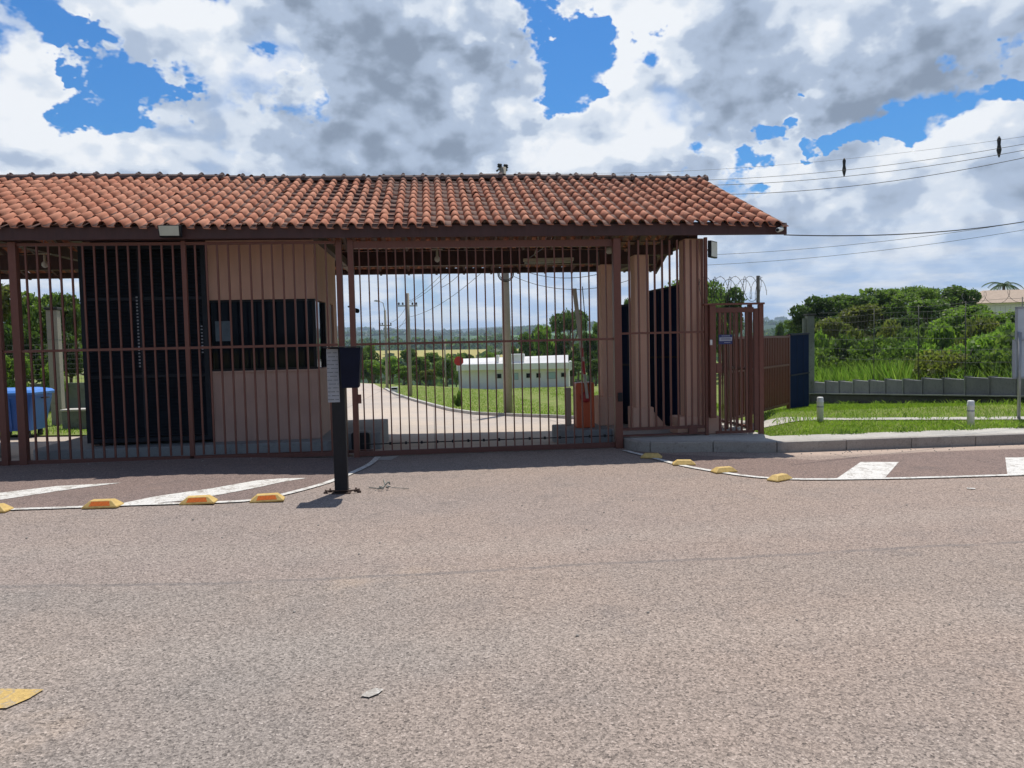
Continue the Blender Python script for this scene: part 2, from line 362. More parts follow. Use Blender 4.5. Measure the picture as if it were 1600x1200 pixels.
def m_ground(nt,b):
    p=nt.pos(); x,y,z=nt.sep(p)[:3]
    r=nt.v('LENGTH',p,out=1)
    n=nt.noise(p,.9,6,.65); n2=nt.noise(p,14,4,.7)
    g=nt.mix(nt.mr(n,.35,.7),(.14,.20,.04,1),(.23,.25,.08,1))
    g=nt.mix(nt.m('MULTIPLY',nt.mr(n2,.45,.75),.5),g,(.27,.27,.10,1))
    g=nt.mix(nt.m('MULTIPLY',nt.mr(nt.noise(p,.35,4,.6),.55,.7),.35),g,(.30,.26,.14,1))
    # fields and woods far away
    q=nt.v('MULTIPLY',p,(1,.35,0)); q=nt.v('ADD',q,nt.v('MULTIPLY',nt.noise(p,.004,4,.6,out=1),(120,60,0)))
    vc=nt.sep(nt.vor(q,.0042,1))
    fld=nt.mix(nt.mr(vc[0],.3,.55),(.05,.10,.025,1),(.13,.20,.05,1))
    fld=nt.mix(nt.mr(vc[1],.55,.7),fld,(.26,.25,.09,1))
    fld=nt.mix(nt.mr(vc[2],.55,.62),fld,(.022,.05,.022,1))
    rows=nt.noise(nt.v('MULTIPLY',p,(.2,1,0)),.06,4,.6)
    fld=nt.mix(1.,fld,nt.mr(rows,.3,.7,.8,1.2,False),'MULTIPLY')
    yf=nt.m('MULTIPLY',nt.mr(r,385,400),nt.mr(r,600,625,1.,0.))
    fld=nt.mix(nt.m('MULTIPLY',yf,nt.mr(x,260,300,1.,0.)),fld,(.36,.31,.10,1))
    gf=nt.m('MULTIPLY',nt.m('MULTIPLY',nt.mr(r,1020,1060),nt.mr(r,1500,1600,1.,0.)),nt.mr(nt.noise(p,.0022,3,.5),.36,.40))
    gf=nt.m('MULTIPLY',gf,nt.mr(x,40,90)); gf=nt.m('MULTIPLY',gf,nt.mr(x,330,420,1.,0.))
    fld=nt.mix(nt.m('MULTIPLY',gf,.85),fld,(.12,.22,.06,1))
    fr=nt.m('MULTIPLY',nt.mr(r,690,720),nt.m('SUBTRACT',1.,gf)); woods=nt.mr(nt.noise(p,.0035,5,.65),.30,.40)
    fld=nt.mix(nt.m('MULTIPLY',fr,woods),fld,(.03,.06,.03,1))
    c=nt.mix(nt.mr(r,90,160),g,fld)
    nt.put(b.inputs['Base Color'],c); b.inputs['Roughness'].default_value=.95; b.inputs['Specular IOR Level'].default_value=.15
    bump(nt,b,nt.m('ADD',n2,nt.noise(p,45,3,.6)),.6,.04)
M['ground']=mat('grass_ground',m_ground)
def m_tile(nt,b):
    p=nt.pos(); r=nt.attr('tile'); 
    c=nt.mix(r,(.49,.160,.082,1),(.64,.265,.155,1))
    c=nt.mix(nt.mr(nt.noise(p,3,4,.6),.35,.7,0,.5),c,(.58,.26,.155,1))
    x,y,z=nt.sep(p)[:3]
    up=nt.mr(y,10.8,14.2,-.06,.09,False)
    n=nt.m('ADD',nt.noise(nt.v('ADD',p,nt.comb(nt.m('MULTIPLY',r,9),0,0)),9,6,.75),up)
    n=nt.m('ADD',n,nt.mr(nt.noise(p,.55,3,.5),.3,.7,-.07,.07,False))
    n=nt.m('ADD',n,nt.mr(x,-6,1,-.075,.015))
    c=nt.mix(nt.mr(n,.55,.70,0,.8),c,(.10,.062,.05,1))
    c=nt.mix(nt.mr(nt.noise(p,26,4,.7),.6,.75,0,.5),c,(.10,.065,.05,1))
    stk=nt.noise(nt.v('MULTIPLY',p,(5,.7,.7)),1.6,5,.65); c=nt.mix(nt.mr(stk,.56,.70,0,.45),c,(.14,.09,.07,1))
    c=nt.mix(nt.mr(nt.noise(nt.v('ADD',p,(4,4,4)),5,5,.7),.63,.72,0,.35),c,(.30,.29,.22,1))
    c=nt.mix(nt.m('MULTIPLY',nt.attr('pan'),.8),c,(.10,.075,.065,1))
    nt.put(b.inputs['Base Color'],c); b.inputs['Roughness'].default_value=.85
    bump(nt,b,nt.noise(p,50,4,.6),.3,.004)
M['tile']=mat('clay_roof_tile',m_tile)
M['ridge']=simple('dark_ridge_tile',(.085,.045,.04),.8,.5,9,bmp=.3)
M['wood']=simple('dark_stained_wood',(.065,.024,.022),.55,.35,5,bmp=.1,streak=True)
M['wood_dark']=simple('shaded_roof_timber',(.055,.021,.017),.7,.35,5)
M['brown']=simple('brown_painted_steel',(.155,.052,.034),.45,.18,12,spec=.5,streak=True)
M['brown2']=simple('dull_brown_steel',(.135,.048,.034),.6,.2,12,streak=True)
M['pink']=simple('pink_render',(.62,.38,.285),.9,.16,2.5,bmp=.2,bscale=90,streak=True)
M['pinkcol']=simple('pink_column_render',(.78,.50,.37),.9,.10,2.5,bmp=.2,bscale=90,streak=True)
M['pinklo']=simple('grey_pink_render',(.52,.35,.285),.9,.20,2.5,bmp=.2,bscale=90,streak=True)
M['navy']=simple('navy_sheet_metal',(.004,.015,.055),.8,.25,4,spec=.02,streak=True)
M['louvre']=simple('black_louvre_metal',(.016,.021,.030),.5,.3,8,spec=.25)
M['black']=simple('black_painted_steel',(.016,.016,.019),.55,.25,14,spec=.25,streak=True)
M['navybox']=simple('dark_navy_box',(.006,.008,.022),.6,.2,8,spec=.15)
M['greymetal']=simple('pale_grey_metal',(.33,.35,.39),.45,.08,10)
M['dot']=simple('punched_hole_black',(.01,.01,.01),.9,.1,4)
M['white']=simple('white_plastic',(.68,.68,.66),.5,.1,8)
M['whitewall']=simple('white_wall',(.86,.84,.83),.85,.08,1.2,streak=True)
M['whiteroof']=simple('white_sheet_roof',(.80,.80,.78),.6,.06,1.2)
M['lens']=simple('floodlight_glass',(.50,.52,.44),.15,.08,8)
M['orange']=simple('orange_painted_cabinet',(.60,.105,.03),.45,.15,6,streak=True)
M['redpaint']=simple('red_paint',(.45,.03,.03),.5,.2,8)
M['cream']=simple('cream_metal',(.50,.46,.36),.6,.12,8)
M['stud']=simple('yellow_stud',(.60,.41,.13),.6,.22,22,bmp=.2)
M['refl']=simple('orange_reflector',(.70,.16,.02),.3,.25,60)
M['blue']=simple('blue_bin_plastic',(.035,.135,.46),.4,.12,5)
M['bluelid']=simple('blue_bin_lid_plastic',(.07,.24,.70),.35,.1,5)
M['rubber']=simple('black_rubber',(.03,.03,.03),.7,.2,10)
M['galv']=simple('galvanised_steel',(.36,.37,.38),.45,.15,20,metal=.5)
M['wire']=simple('black_cable',(.02,.02,.022),.6,.1,4)
M['fencewire']=simple('wire',(.07,.07,.065),.6,.1,4)
M['signback']=simple('pale_sign_back',(.50,.56,.62),.5,.08,5)
M['signblue']=simple('blue_sign_plate',(.02,.03,.14),.4,.1,6)
M['signgrey']=simple('pale_sign_band',(.45,.48,.55),.5,.1,6)
M['bark']=simple('bark',(.13,.10,.075),.9,.35,14,bmp=.4,streak=True)
M['beige_roof']=simple('faded_tile_roof',(.38,.29,.22),.85,.2,6)
M['rust']=simple('rusty_iron',(.06,.035,.025),.85,.4,30)
def m_glass(nt,b):
    b.inputs['Base Color'].default_value=(.006,.008,.014,1); b.inputs['Roughness'].default_value=.03; b.inputs['Specular IOR Level'].default_value=.10
M['glass']=mat('dark_tinted_glass',m_glass)
M['palepane']=simple('pale_blue_pane',(.42,.58,.62),.3,.05,3)
def leafmat(name,a,bb,trans=.5):
    def f(nt,b):
        p=nt.pos(); r=nt.attr('leaf')
        oi=nt.n('ShaderNodeObjectInfo').outputs['Random']
        c=nt.mix(r,(*a,1),(*bb,1))
        c=nt.mix(1.,c,nt.mr(oi,0,1,.78,1.22,False),'MULTIPLY')
        c=nt.mix(nt.mr(nt.noise(p,1.1,3,.6),.5,.75,0,.45),c,tuple(min(1,v*1.5) for v in bb)+(1,))
        nt.put(b.inputs['Base Color'],c); b.inputs['Roughness'].default_value=.55; b.inputs['Specular IOR Level'].default_value=.3
        out=[n for n in nt.N if n.type=='OUTPUT_MATERIAL'][0]
        tr=nt.n('ShaderNodeBsdfTranslucent'); nt.put(tr.inputs[0],nt.mix(1.,c,(1.1,1.3,.5,1),'MULTIPLY'))
        ms=nt.n('ShaderNodeMixShader'); ms.inputs[0].default_value=trans
        nt.L.new(b.outputs[0],ms.inputs[1]); nt.L.new(tr.outputs[0],ms.inputs[2]); nt.L.new(ms.outputs[0],out.inputs[0])
    return mat(name,f)
M['leaf_bright']=leafmat('bright_leaf',(.13,.22,.04),(.25,.34,.10))
M['leaf_mid']=leafmat('mid_leaf',(.08,.135,.038),(.18,.235,.085))
M['leaf_dark']=leafmat('dark_leaf',(.050,.090,.032),(.12,.165,.065))
M['leaf_olive']=leafmat('olive_leaf',(.10,.13,.035),(.21,.21,.085))
M['grassblade']=leafmat('grass_blade',(.15,.25,.035),(.29,.37,.085))
M['reed']=leafmat('tall_grass_blade',(.13,.24,.04),(.30,.38,.12))

# ------------------------------------------------------------------ setting
def region(name,poly,zf,step,m,kind='structure',thick=0):
    bm=bmesh.new(); vs=[bm.verts.new((x,y,0)) for x,y in poly]; bm.faces.new(vs); bmesh.ops.triangulate(bm,faces=list(bm.faces))
    xs=[p[0] for p in poly]; ys=[p[1] for p in poly]
    for ax,(lo,hi) in ((0,(min(xs),max(xs))),(1,(min(ys),max(ys)))):
        t=math.ceil(lo/step)*step
        while t<hi:
            co=[0,0,0]; no=[0,0,0]; co[ax]=t; no[ax]=1
            bmesh.ops.bisect_plane(bm,geom=list(bm.verts)+list(bm.edges)+list(bm.faces),plane_co=co,plane_no=no)
            t+=step
    if thick:
        r=bmesh.ops.extrude_face_region(bm,geom=list(bm.faces)); top=[e for e in r['geom'] if isinstance(e,bmesh.types.BMVert)]
        tops=set(top)
        for v in bm.verts:
            z=zf(v.co.x,v.co.y); v.co.z = z if v in tops else z-thick
    else:
        for v in bm.verts: v.co.z=zf(v.co.x,v.co.y)
    bmesh.ops.recalc_face_normals(bm,faces=bm.faces)
    if not thick:
        for f in bm.faces:
            if f.normal.z<0: f.normal_flip()
    me=bpy.data.meshes.new(name); bm.to_mesh(me); bm.free(); me.materials.append(m)
    for p in me.polygons: p.use_smooth = not thick
    o=bpy.data.objects.new(name,me); COL.objects.link(o)
    if kind: o['kind']=kind
    return o
# terrain: one sheet to the horizon, polar grid
rr=[0]; r=.8
while r<9000: rr.append(r); r*=1.045 if r<70 else 1.035
TH=[]; a=-180
while a<180: TH.append(R_(a)); a+= .8 if -45<=a<55 else 6
nT=len(TH)
vs=[(0,0,-.08)]; fs=[]
for r in rr[1:]:
    for t in TH:
        X,Y=r*math.sin(t),r*math.cos(t)
        z=far(X,Y) if Y>0 or r>62 else h(X,Y)
        if -14.5<X<4.8 and Y<70 or Y<10.6 and r<60: z-=.08*sm(75,50,r)
        vs.append((X,Y,z))
for j in range(nT): fs.append((0,1+j,1+(j+1)%nT))
for i in range(len(rr)-2):
    for j in range(nT):
        q=(j+1)%nT; fs.append((1+i*nT+j,1+(i+1)*nT+j,1+(i+1)*nT+q,1+i*nT+q))
mb=MB(); mb.v=vs; mb.f=fs; mb.sm=[True]*len(fs)
terrain=mb.build('ground',M['ground']); terrain['kind']='structure'
road=region('road',[(-30,-12),(30,-12),(30,11.25),(-30,11.25)],lambda x,y:h(x,y) if y<10.2 else (0.07*sm(-1,-3.2,x)),.5,M['asphalt'])
lf=lambda x,y:h(x,y)
region('road',[(30.002,-12),(70,-12),(70,9.8),(30.002,9.8)],lambda x,y:0.,5.,M['asphalt']); region('road',[(-70,-12),(-30.002,-12),(-30.002,11.25),(-70,11.25)],lambda x,y:.07,5.,M['asphalt'])
cr_poly=[(-14.5,11.25),(2.9,11.25),(2.9,12.9),(4.6,13.3),(4.7,18.),(4.62,20.0),(4.2,20.6),(3.36,21.87),(1.98,23.17),(1.24,24.03),(.48,26.53),(-.79,33.85),(-2.1,41.5),(-3.21,50.09),(-4.6,60),(-8.5,60),(-6.8,45),(-5.2,32),(-4.3,24),(-4.6,18.4),(-6.5,17.3),(-14.5,17.7)]
concrete_road=region('concrete_road',cr_poly,lambda x,y:h(x,y)-.0,1.,M['concrete_road'])
region('roadside_kerb',[(4.62,20.0),(4.2,20.6),(3.36,21.87),(1.98,23.17),(1.24,24.03),(.48,26.53),(-.79,33.85),(-2.1,41.5),(-3.21,50.09),(-3.0,50.1),(-1.92,41.5),(-.6,33.9),(.66,26.6),(1.38,24.15),(2.07,23.3),(3.45,22.0),(4.3,20.75),(4.74,20.1)],lambda x,y:h(x,y)+.09,1.,M['sidewalk'],thick=.3)
# lawn beyond (grass) is the ground sheet itself, lifted back where the paving ends
region('lawn',[(4.76,20.15),(4.3,20.77),(3.46,22.02),(2.08,23.32),(1.39,24.17),(.67,26.62),(-.59,33.92),(-1.9,41.5),(-2.98,50.1),(-3.6,58),(14,58),(14,20.15)],lambda x,y:h(x,y)+.03,1.5,M['ground'])
region('left_lawn',[(-14.4,17.75),(-6.5,17.35),(-4.7,18.45),(-4.4,24),(-5.3,32),(-6.9,45),(-8.6,60),(-30,60),(-30,17.75)],lambda x,y:h(x,y)+.03,1.5,M['ground'])
# painted markings: thin sheets 4 mm above the road
def paint(name,poly,m,up=.008):
    o=region(name,poly,lambda x,y:(h(x,y) if y<10.2 else 0.07*sm(-1,-3.2,x))+up,.5,m,kind=None); o.parent=road; return o
def pathline(pts,wd):
    L=[];Rr=[]
    for i,p in enumerate(pts):
        a=Vector(pts[max(0,i-1)]);b=Vector(pts[min(len(pts)-1,i+1)]); d=(b-a).normalized(); n=Vector((-d.y,d.x))
        L.append(tuple(Vector(p)+n*wd/2)); Rr.append(tuple(Vector(p)-n*wd/2))
    return L+Rr[::-1]
def curve(pts,n=6):
    out=[]
    for i in range(len(pts)-1):
        p0=Vector(pts[max(0,i-1)]);p1=Vector(pts[i]);p2=Vector(pts[i+1]);p3=Vector(pts[min(len(pts)-1,i+2)])
        for k in range(n):
            t=k/n; out.append(tuple(.5*((2*p1)+(p2-p0)*t+(2*p0-5*p1+4*p2-p3)*t*t+(3*p1-p0-3*p2+p3)*t**3)))
    out.append(tuple(pts[-1])); return out
M['asphalt_dark']=mat('dark_asphalt',lambda nt,b:m_asphalt2(nt,b))
LL=curve([(-9,7.95),(-6,7.9),(-4.25,7.86),(-3.43,7.83),(-2.52,7.88),(-1.89,8.04),(-1.6,8.41),(-1.22,9.16),(-.9,10.25),(-.82,11.0)])
RL=curve([(2.72,10.75),(2.89,10.1),(3.07,9.34),(3.34,8.74),(3.74,8.21),(4.51,7.96),(6.52,7.78),(12,7.6)])
paint('patched_asphalt',LL+[(-9,11.0)],M['asphalt_dark'],.004)
paint('patched_asphalt',RL+[(12,9.4),(6.5,9.6),(4.9,9.3),(3.3,10.2),(2.78,10.75)],M['asphalt_dark'],.004)
paint('edge_line',pathline(curve([(-9,7.95),(-6,7.9),(-4.25,7.86),(-3.43,7.83),(-2.52,7.88),(-1.89,8.04),(-1.6,8.41),(-1.22,9.16),(-.9,10.25),(-.82,11.0)]),.085),M['white_paint'],.012)
paint('edge_line',pathline(curve([(2.72,10.75),(2.89,10.1),(3.07,9.34),(3.34,8.74),(3.74,8.21),(4.51,7.96),(6.52,7.78),(12,7.6)]),.085),M['white_paint'],.012)
paint('hatch_stripe',[(-5.6,8.2),(-4.53,8.42),(-4.05,8.90),(-3.63,9.2),(-4.32,9.14),(-4.75,8.85),(-5.8,8.6)],M['white_paint'])
paint('hatch_stripe',[(-3.02,7.80),(-2.56,8.03),(-2.28,8.35),(-2.01,8.74),(-1.8,9.1),(-1.55,9.37),(-1.85,9.34),(-2.11,9.19),(-2.48,8.68),(-2.94,8.25),(-3.18,7.88)],M['white_paint'])
paint('hatch_stripe',[(5.32,9.01),(5.75,8.89),(4.94,7.90),(4.4,7.96)],M['white_paint'])
paint('hatch_stripe',[(7.19,8.9),(7.74,8.83),(6.75,7.74),(6.33,7.80)],M['white_paint'])
paint('yellow_mark',[(-2.4,3.74),(-1.85,3.69),(-1.87,3.60),(-1.92,3.51),(-2.4,3.49)],M['yellow_paint'])
paint('paint_splash',[(-.37,3.45),(-.33,3.43),(-.29,3.46),(-.27,3.5),(-.31,3.52),(-.345,3.49)],M['white_paint'])
paint('paint_splash',[(5.4,7.2),(5.47,7.17),(5.5,7.22),(5.43,7.25)],M['white_paint'])
paint('concrete_patch',[(-.80,11.0),(-.86,10.75),(-.62,10.7),(-.52,11.1)],M['sidewalk'],.003)
# islands
def rounded(x0,y0,x1,y1,r,n=5,skip=()):
    out=[]
    for k,(cx,cy,a0) in enumerate(((x0+r,y0+r,180),(x1-r,y0+r,270),(x1-r,y1-r,0),(x0+r,y1-r,90))):
        if k in skip: out.append(((x0,y0),(x1,y0),(x1,y1),(x0,y1))[k]); continue
        for i in range(n+1):
            a=R_(a0+90*i/n); out.append((cx+r*math.cos(a),cy+r*math.sin(a)))
    return out
def slab(name,poly,z0,z1,m,kind='structure',bev=.02):
    o=MB().prismz(poly,z0,z1).build(name,m); bevel(o,bev,2); 
    if kind: o['kind']=kind
    return o
slab('guardhouse_island',[(-5.85,11.75),(-5.7,11.55),(-5.5,11.5),(-1.58,11.5),(-1.5,11.58),(-1.47,12.36),(-.95,12.4),(-.88,12.48),(-.88,14.7),(-5.85,14.7)],-.4,.2,M['island'])
slab('barrier_island',[(2.05,12.42),(2.12,12.28),(2.9,12.2),(2.9,13.2),(2.05,13.2)],-.4,.15,M['island'])
slab('side_island',[(-13,12.2),(-6.66,12.2),(-6.6,12.26),(-6.62,12.6),(-13,12.6)],-.4,.2,M['island'])
KC=[(2.80,11.28),(2.80,10.85),(2.92,10.6),(3.3,10.42),(3.9,10.33),(4.4,10.12),(4.75,10.03),(8.4,9.95),(30,9.9)]
slab('sidewalk',[(x+.10 if x<3 else x,y+.10) for x,y in KC]+[(30,10.65),(4.93,10.72),(4.93,12.25),(5.5,12.75),(5.0,13.6),(2.9,13.6)],-.4,.145,M['sidewalk'])
region('footpath',[(4.95,12.2),(6.5,11.86),(9.42,11.29),(20,10.95),(20,11.2),(9.67,11.55),(6.6,12.06),(5.5,12.7)],lambda x,y:h(x,y)+.015,.5,M['sidewalk'])
kb=MB(); pts=[Vector(p) for p in curve(KC[:7],5)]+[Vector((x,10.03-(x-4.75)*.022)) for x in np.arange(5.7,12,.95)]+[Vector((30,9.8))]
acc=0; i=0
segs=[];cur=[pts[0]]
for a,b in zip(pts,pts[1:]):
    cur.append(b); acc+=(b-a).length
    if acc>.8: segs.append(cur); cur=[b]; acc=0
if len(cur)>1: segs.append(cur)
for sg in segs:
    out=[];inn=[]
    for i,p in enumerate(sg):
        d=(sg[min(len(sg)-1,i+1)]-sg[max(0,i-1)]).normalized(); n=Vector((-d.y,d.x))
        q=p.copy()
        if i==0: q=q+d*.004
        if i==len(sg)-1: q=q-d*.004
        out.append(tuple(q)); inn.append(tuple(q+n*.13))
    kb.prismz(out+inn[::-1],-.3,.15+random.uniform(-.003,.003))
kerb=kb.build('kerb',M['kerb']); bevel(kerb,.02,2); kerb['kind']='structure'

# ------------------------------------------------------------------ roof
RX0,RX1=-11.2,5.24; YE,ZE=10.88,3.27; YR,ZR=14.2,4.60; YB=17.35
def slope(name,front):
    P=.2055; n=int((RX1-RX0)/P)+1; rows=11
    y0=YE-.06; L=YR-y0; dz=(ZR-ZE)/(YR-YE)
    V=[];F=[];T=[];PN=[]
    prof=[(0.0,.0),(.07,.034),(.18,.064),(.32,.076),(.46,.064),(.57,.034),(.64,.002),(.84,-.006),(1.12,-.006)]
    rnd=random.Random(3 if front else 4)
    for c in range(n):
        x0=RX1-(c+1)*P
        wob=rnd.uniform(-.004,.004)
        for r in range(rows):
            t0=r/rows; t1=(r+1)/rows+.018
            tr=rnd.random(); dx=rnd.uniform(-.006,.006)+wob; lift=rnd.uniform(0,.007)+(.012 if rnd.random()<.03 else 0); skw=rnd.uniform(-.007,.007); slip=rnd.uniform(-.012,.012)
            b=len(V)
            for (t,lf_,w_) in ((t0,.009+lift,1.),(t1,.0,.90)):
                yy=y0+L*t+(slip if t==t0 else 0); zz_=ZE+(yy-YE)*dz
                sag=.018*math.sin(x0*.9)+.009*math.sin(x0*2.3+t*3)+.006*math.sin(x0*5.1+t*7)
                for px,pz in prof:
                    xx=x0+dx+(skw if t==t0 else 0)+P*(.5+(px-.5)*(w_ if px<.7 else 1)); Y=yy if front else 2*YR-yy
                    V.append((xx,Y,zz_+pz*(1.02 if t==t0 else .9)+lf_+sag))
            k=len(prof)
            for i in range(k-1):
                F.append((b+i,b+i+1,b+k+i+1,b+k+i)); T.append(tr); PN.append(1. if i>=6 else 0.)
            # thickness lip at the lower edge
            b2=len(V)
            for i in range(k):
                v=V[b+i]; V.append((v[0],v[1]+(.002 if front else -.002),v[2]-.011))
            for i in range(k-1):
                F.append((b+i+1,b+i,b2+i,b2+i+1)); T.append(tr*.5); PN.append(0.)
    me=bpy.data.meshes.new(name); me.from_pydata(V,[],F); me.update()
    for nm,arr in (('tile',T),('pan',PN)):
        at=me.attributes.new(nm,'FLOAT','FACE'); at.data.foreach_set('value',np.array(arr,dtype=np.float32))
    me.polygons.foreach_set('use_smooth',[True]*len(F))
    me.materials.append(M['tile']); o=bpy.data.objects.new(name,me); COL.objects.link(o); return o
roof=empty('tiled_roof',(0,0,0)); tag(roof,'long red clay tiled gable roof with dark fascia over the gate','roof')
for fr in (True,False):
    o=slope('tile_slope',fr); o.parent=roof
    if fr: o['label']='sunlit red clay tiles with black mould'
mb=MB(); x=RX1+.02
while x>RX0:
    x0=x-.40
    z=ZR+.055+.018*math.sin(x*.9); jj=random.uniform(-.01,.01)
    prof=[(-.115,-.06),(-.09,.0),(-.05,.035),(0,.048),(.05,.035),(.09,.0),(.115,-.06)]
    vs=[]; 
    for xx,k in ((x+.01,1.16),(x-.05,1.12),(x-.06,1.0),(x0,.92)):
        for py,pz in prof: vs.append((xx,YR+py*k,z+jj+pz*k+(.012 if k>1.1 else 0)))
    fs=[(r_*7+i,r_*7+i+1,(r_+1)*7+i+1,(r_+1)*7+i) for r_ in range(3) for i in range(6)]+[(0,1,2,3,4,5,6)]
    mb.add(vs,fs,False); mb.lathe((x-.02,YR,z+.055+jj),[(.010,0),(.022,.008),(.024,.018),(.010,.026)],8)
    x=x0+.045
mb.build('ridge_cap',M['ridge'],roof)
mb=MB(); mb.box(RX0,10.9,3.115,5.27,10.945,3.285); bevel(mb.build('fascia',M['wood'],roof),.004)
mb=MB(); mb.box(RX0,17.26,3.18,5.2,17.31,3.27); mb.build('fascia',M['wood_dark'],roof)
dz=(ZR-ZE)/(YR-YE)
for sgn in (1,-1):
    a=(5.245,YR-sgn*(YR-YE-.02),ZE-.075); b_=(5.245,YR,ZR-.075); 
    MB().obox(a,b_,.03,.14).build('barge_board',M['wood'],roof)
x=5.1
while x>RX0:
    for sgn in (1,-1):
        MB().obox((x,YR-sgn*(YR-YE-.07),ZE-.055),(x,YR,ZR-.085),.05,.10).build('rafter',M['wood_dark'],roof)
    x-=.62
for sgn in (1,-1):
    mb=MB()
    for k in range(12):
        t=(k+.4)/12; yy=YR-sgn*(YR-YE)*(1-t); zz_=ZE+(ZR-ZE)*t-.012
        mb.box(RX0,yy-.02,zz_-.02,5.2,yy+.02,zz_+.01)
    mb.build('battens',M['wood_dark'],roof)
MB().box(RX0,10.955,3.16,5.19,10.99,3.312).build('eave_board',M['wood_dark'],roof)
MB().box(RX0,15.72,3.21,4.05,15.86,3.50).build('purlin',M['wood_dark'],roof)
MB().box(RX0,14.12,4.30,5.1,14.28,4.46).build('ridge_beam',M['wood_dark'],roof)
MB().box(3.90,11.28,3.06,4.04,17.2,3.24).build('tie_beam',M['wood_dark'],roof)
MB().box(2.88,12.9,2.902,3.898,13.04,3.12).build('tie_beam',M['wood_dark'],roof)
MB().box(3.2,12.03,2.962,3.898,12.17,3.12).build('tie_beam',M['wood_dark'],roof)
for k in (-6.2,-1.72): MB().box(k-.06,11.3,3.22,k+.06,17.2,3.36).build('tie_beam',M['wood_dark'],roof)
# columns
def column(cx,cy,w_,d_,ztop,base,label):
    e=empty('roof_column',(cx,cy,.145)); tag(e,label,'column','pink columns holding the right end of the roof')
    bevel(MB().box(-w_/2,-d_/2,0,w_/2,d_/2,ztop-.145).build('shaft',M['pinkcol'],e),.012)
    bx0,bx1,bh=base
    o=MB().box(bx0,-d_/2-.05,0.001,bx1,d_/2+.05,bh).build('plinth',M['pinkcol'],e); bevel(o,.015)
    return e
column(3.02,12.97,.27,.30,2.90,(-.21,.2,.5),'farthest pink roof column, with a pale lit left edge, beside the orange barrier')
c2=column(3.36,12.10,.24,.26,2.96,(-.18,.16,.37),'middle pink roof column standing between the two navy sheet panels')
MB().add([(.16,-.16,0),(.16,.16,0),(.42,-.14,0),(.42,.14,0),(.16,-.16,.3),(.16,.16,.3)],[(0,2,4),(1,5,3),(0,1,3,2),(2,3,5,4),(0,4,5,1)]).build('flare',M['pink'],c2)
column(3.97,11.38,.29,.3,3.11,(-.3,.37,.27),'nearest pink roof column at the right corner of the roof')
# ------------------------------------------------------------------ guardhouse
gh=empty('guardhouse',(0,0,0)); tag(gh,'pink rendered guardhouse with black louvres and a wide dark window','guardhouse')
GX0,GX1,GY0,GY1=-5.11,-1.75,11.85,14.45
mb=MB(); mb.box(-3.32,GY0,2.335,GX1,GY0+.15,3.22)
mb.box(GX1-.15,GY0+.152,2.335,GX1,13.0,3.22); 
bevel(mb.build('wall',M['pink'],gh),.004)
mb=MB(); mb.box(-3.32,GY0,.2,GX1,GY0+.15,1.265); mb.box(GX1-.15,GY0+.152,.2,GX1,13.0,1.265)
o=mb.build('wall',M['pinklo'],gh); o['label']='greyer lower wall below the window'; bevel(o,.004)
mb=MB(); mb.box(GX1-.15,13.002,.2,GX1,13.5,3.22); mb.box(GX1-.15,13.98,.2,GX1,GY1,3.22); mb.box(GX1-.15,13.502,2.35,GX1-.002,13.978,3.22); mb.box(GX0+.02,GY1,.2,GX1-.152,GY1+.1,3.22); mb.box(GX0+.02,GY0+.06,.2,GX0+.12,GY1-.001,3.22)
mb.build('wall',M['pink'],gh)
mb=MB(); mb.box(GX0-.12,GY0-.02,3.222,GX1+.05,GY1+.15,3.30); mb.build('ceiling_slab',M['wood'],gh)
wn_=MB(); wn_.box(-3.30,GY0+.05,1.27,GX1-.04,GY0+.07,2.33).build('window_pane',M['glass'],gh)
MB().box(GX1-.07,GY0+.09,1.27,GX1-.05,12.93,2.33).build('window_pane',M['glass'],gh)
MB().box(-3.32,GY0-.012,1.268,GX1+.012,GY0+.12,1.30).build('window_frame',M['black'],gh)
fr=MB(); fr.box(-3.32,GY0+.002,2.305,GX1-.002,GY0+.11,2.333)
fr.build('window_frame',M['black'],gh)
fr=MB(); fr.box(GX1-.09,12.93,1.27,GX1-.003,12.999,2.33); fr.build('window_frame',M['black'],gh)
MB().box(GX1-.05,GY0+.015,1.301,GX1-.005,GY0+.06,2.304).build('corner_mullion',M['black'],gh)
MB().box(-3.32,GY0-.03,1.245,GX1+.03,GY0-.013,1.268).build('window_sill',M['pinklo'],gh)
MB().box(-3.24,GY0+.035,1.72,-3.02,GY0+.048,2.02).build('notice_sheet',simple('faded_notice',(.09,.13,.16),.6,.2,8),gh)
MB().box(GX1-.09,13.502,.2,GX1-.03,13.978,2.348).build('door',M['brown'],gh)
MB().tube([(GX1-.02,13.56,1.15),(GX1+.03,13.56,1.15),(GX1+.03,13.64,1.15)],.01,6).build('door_handle',M['galv'],gh)
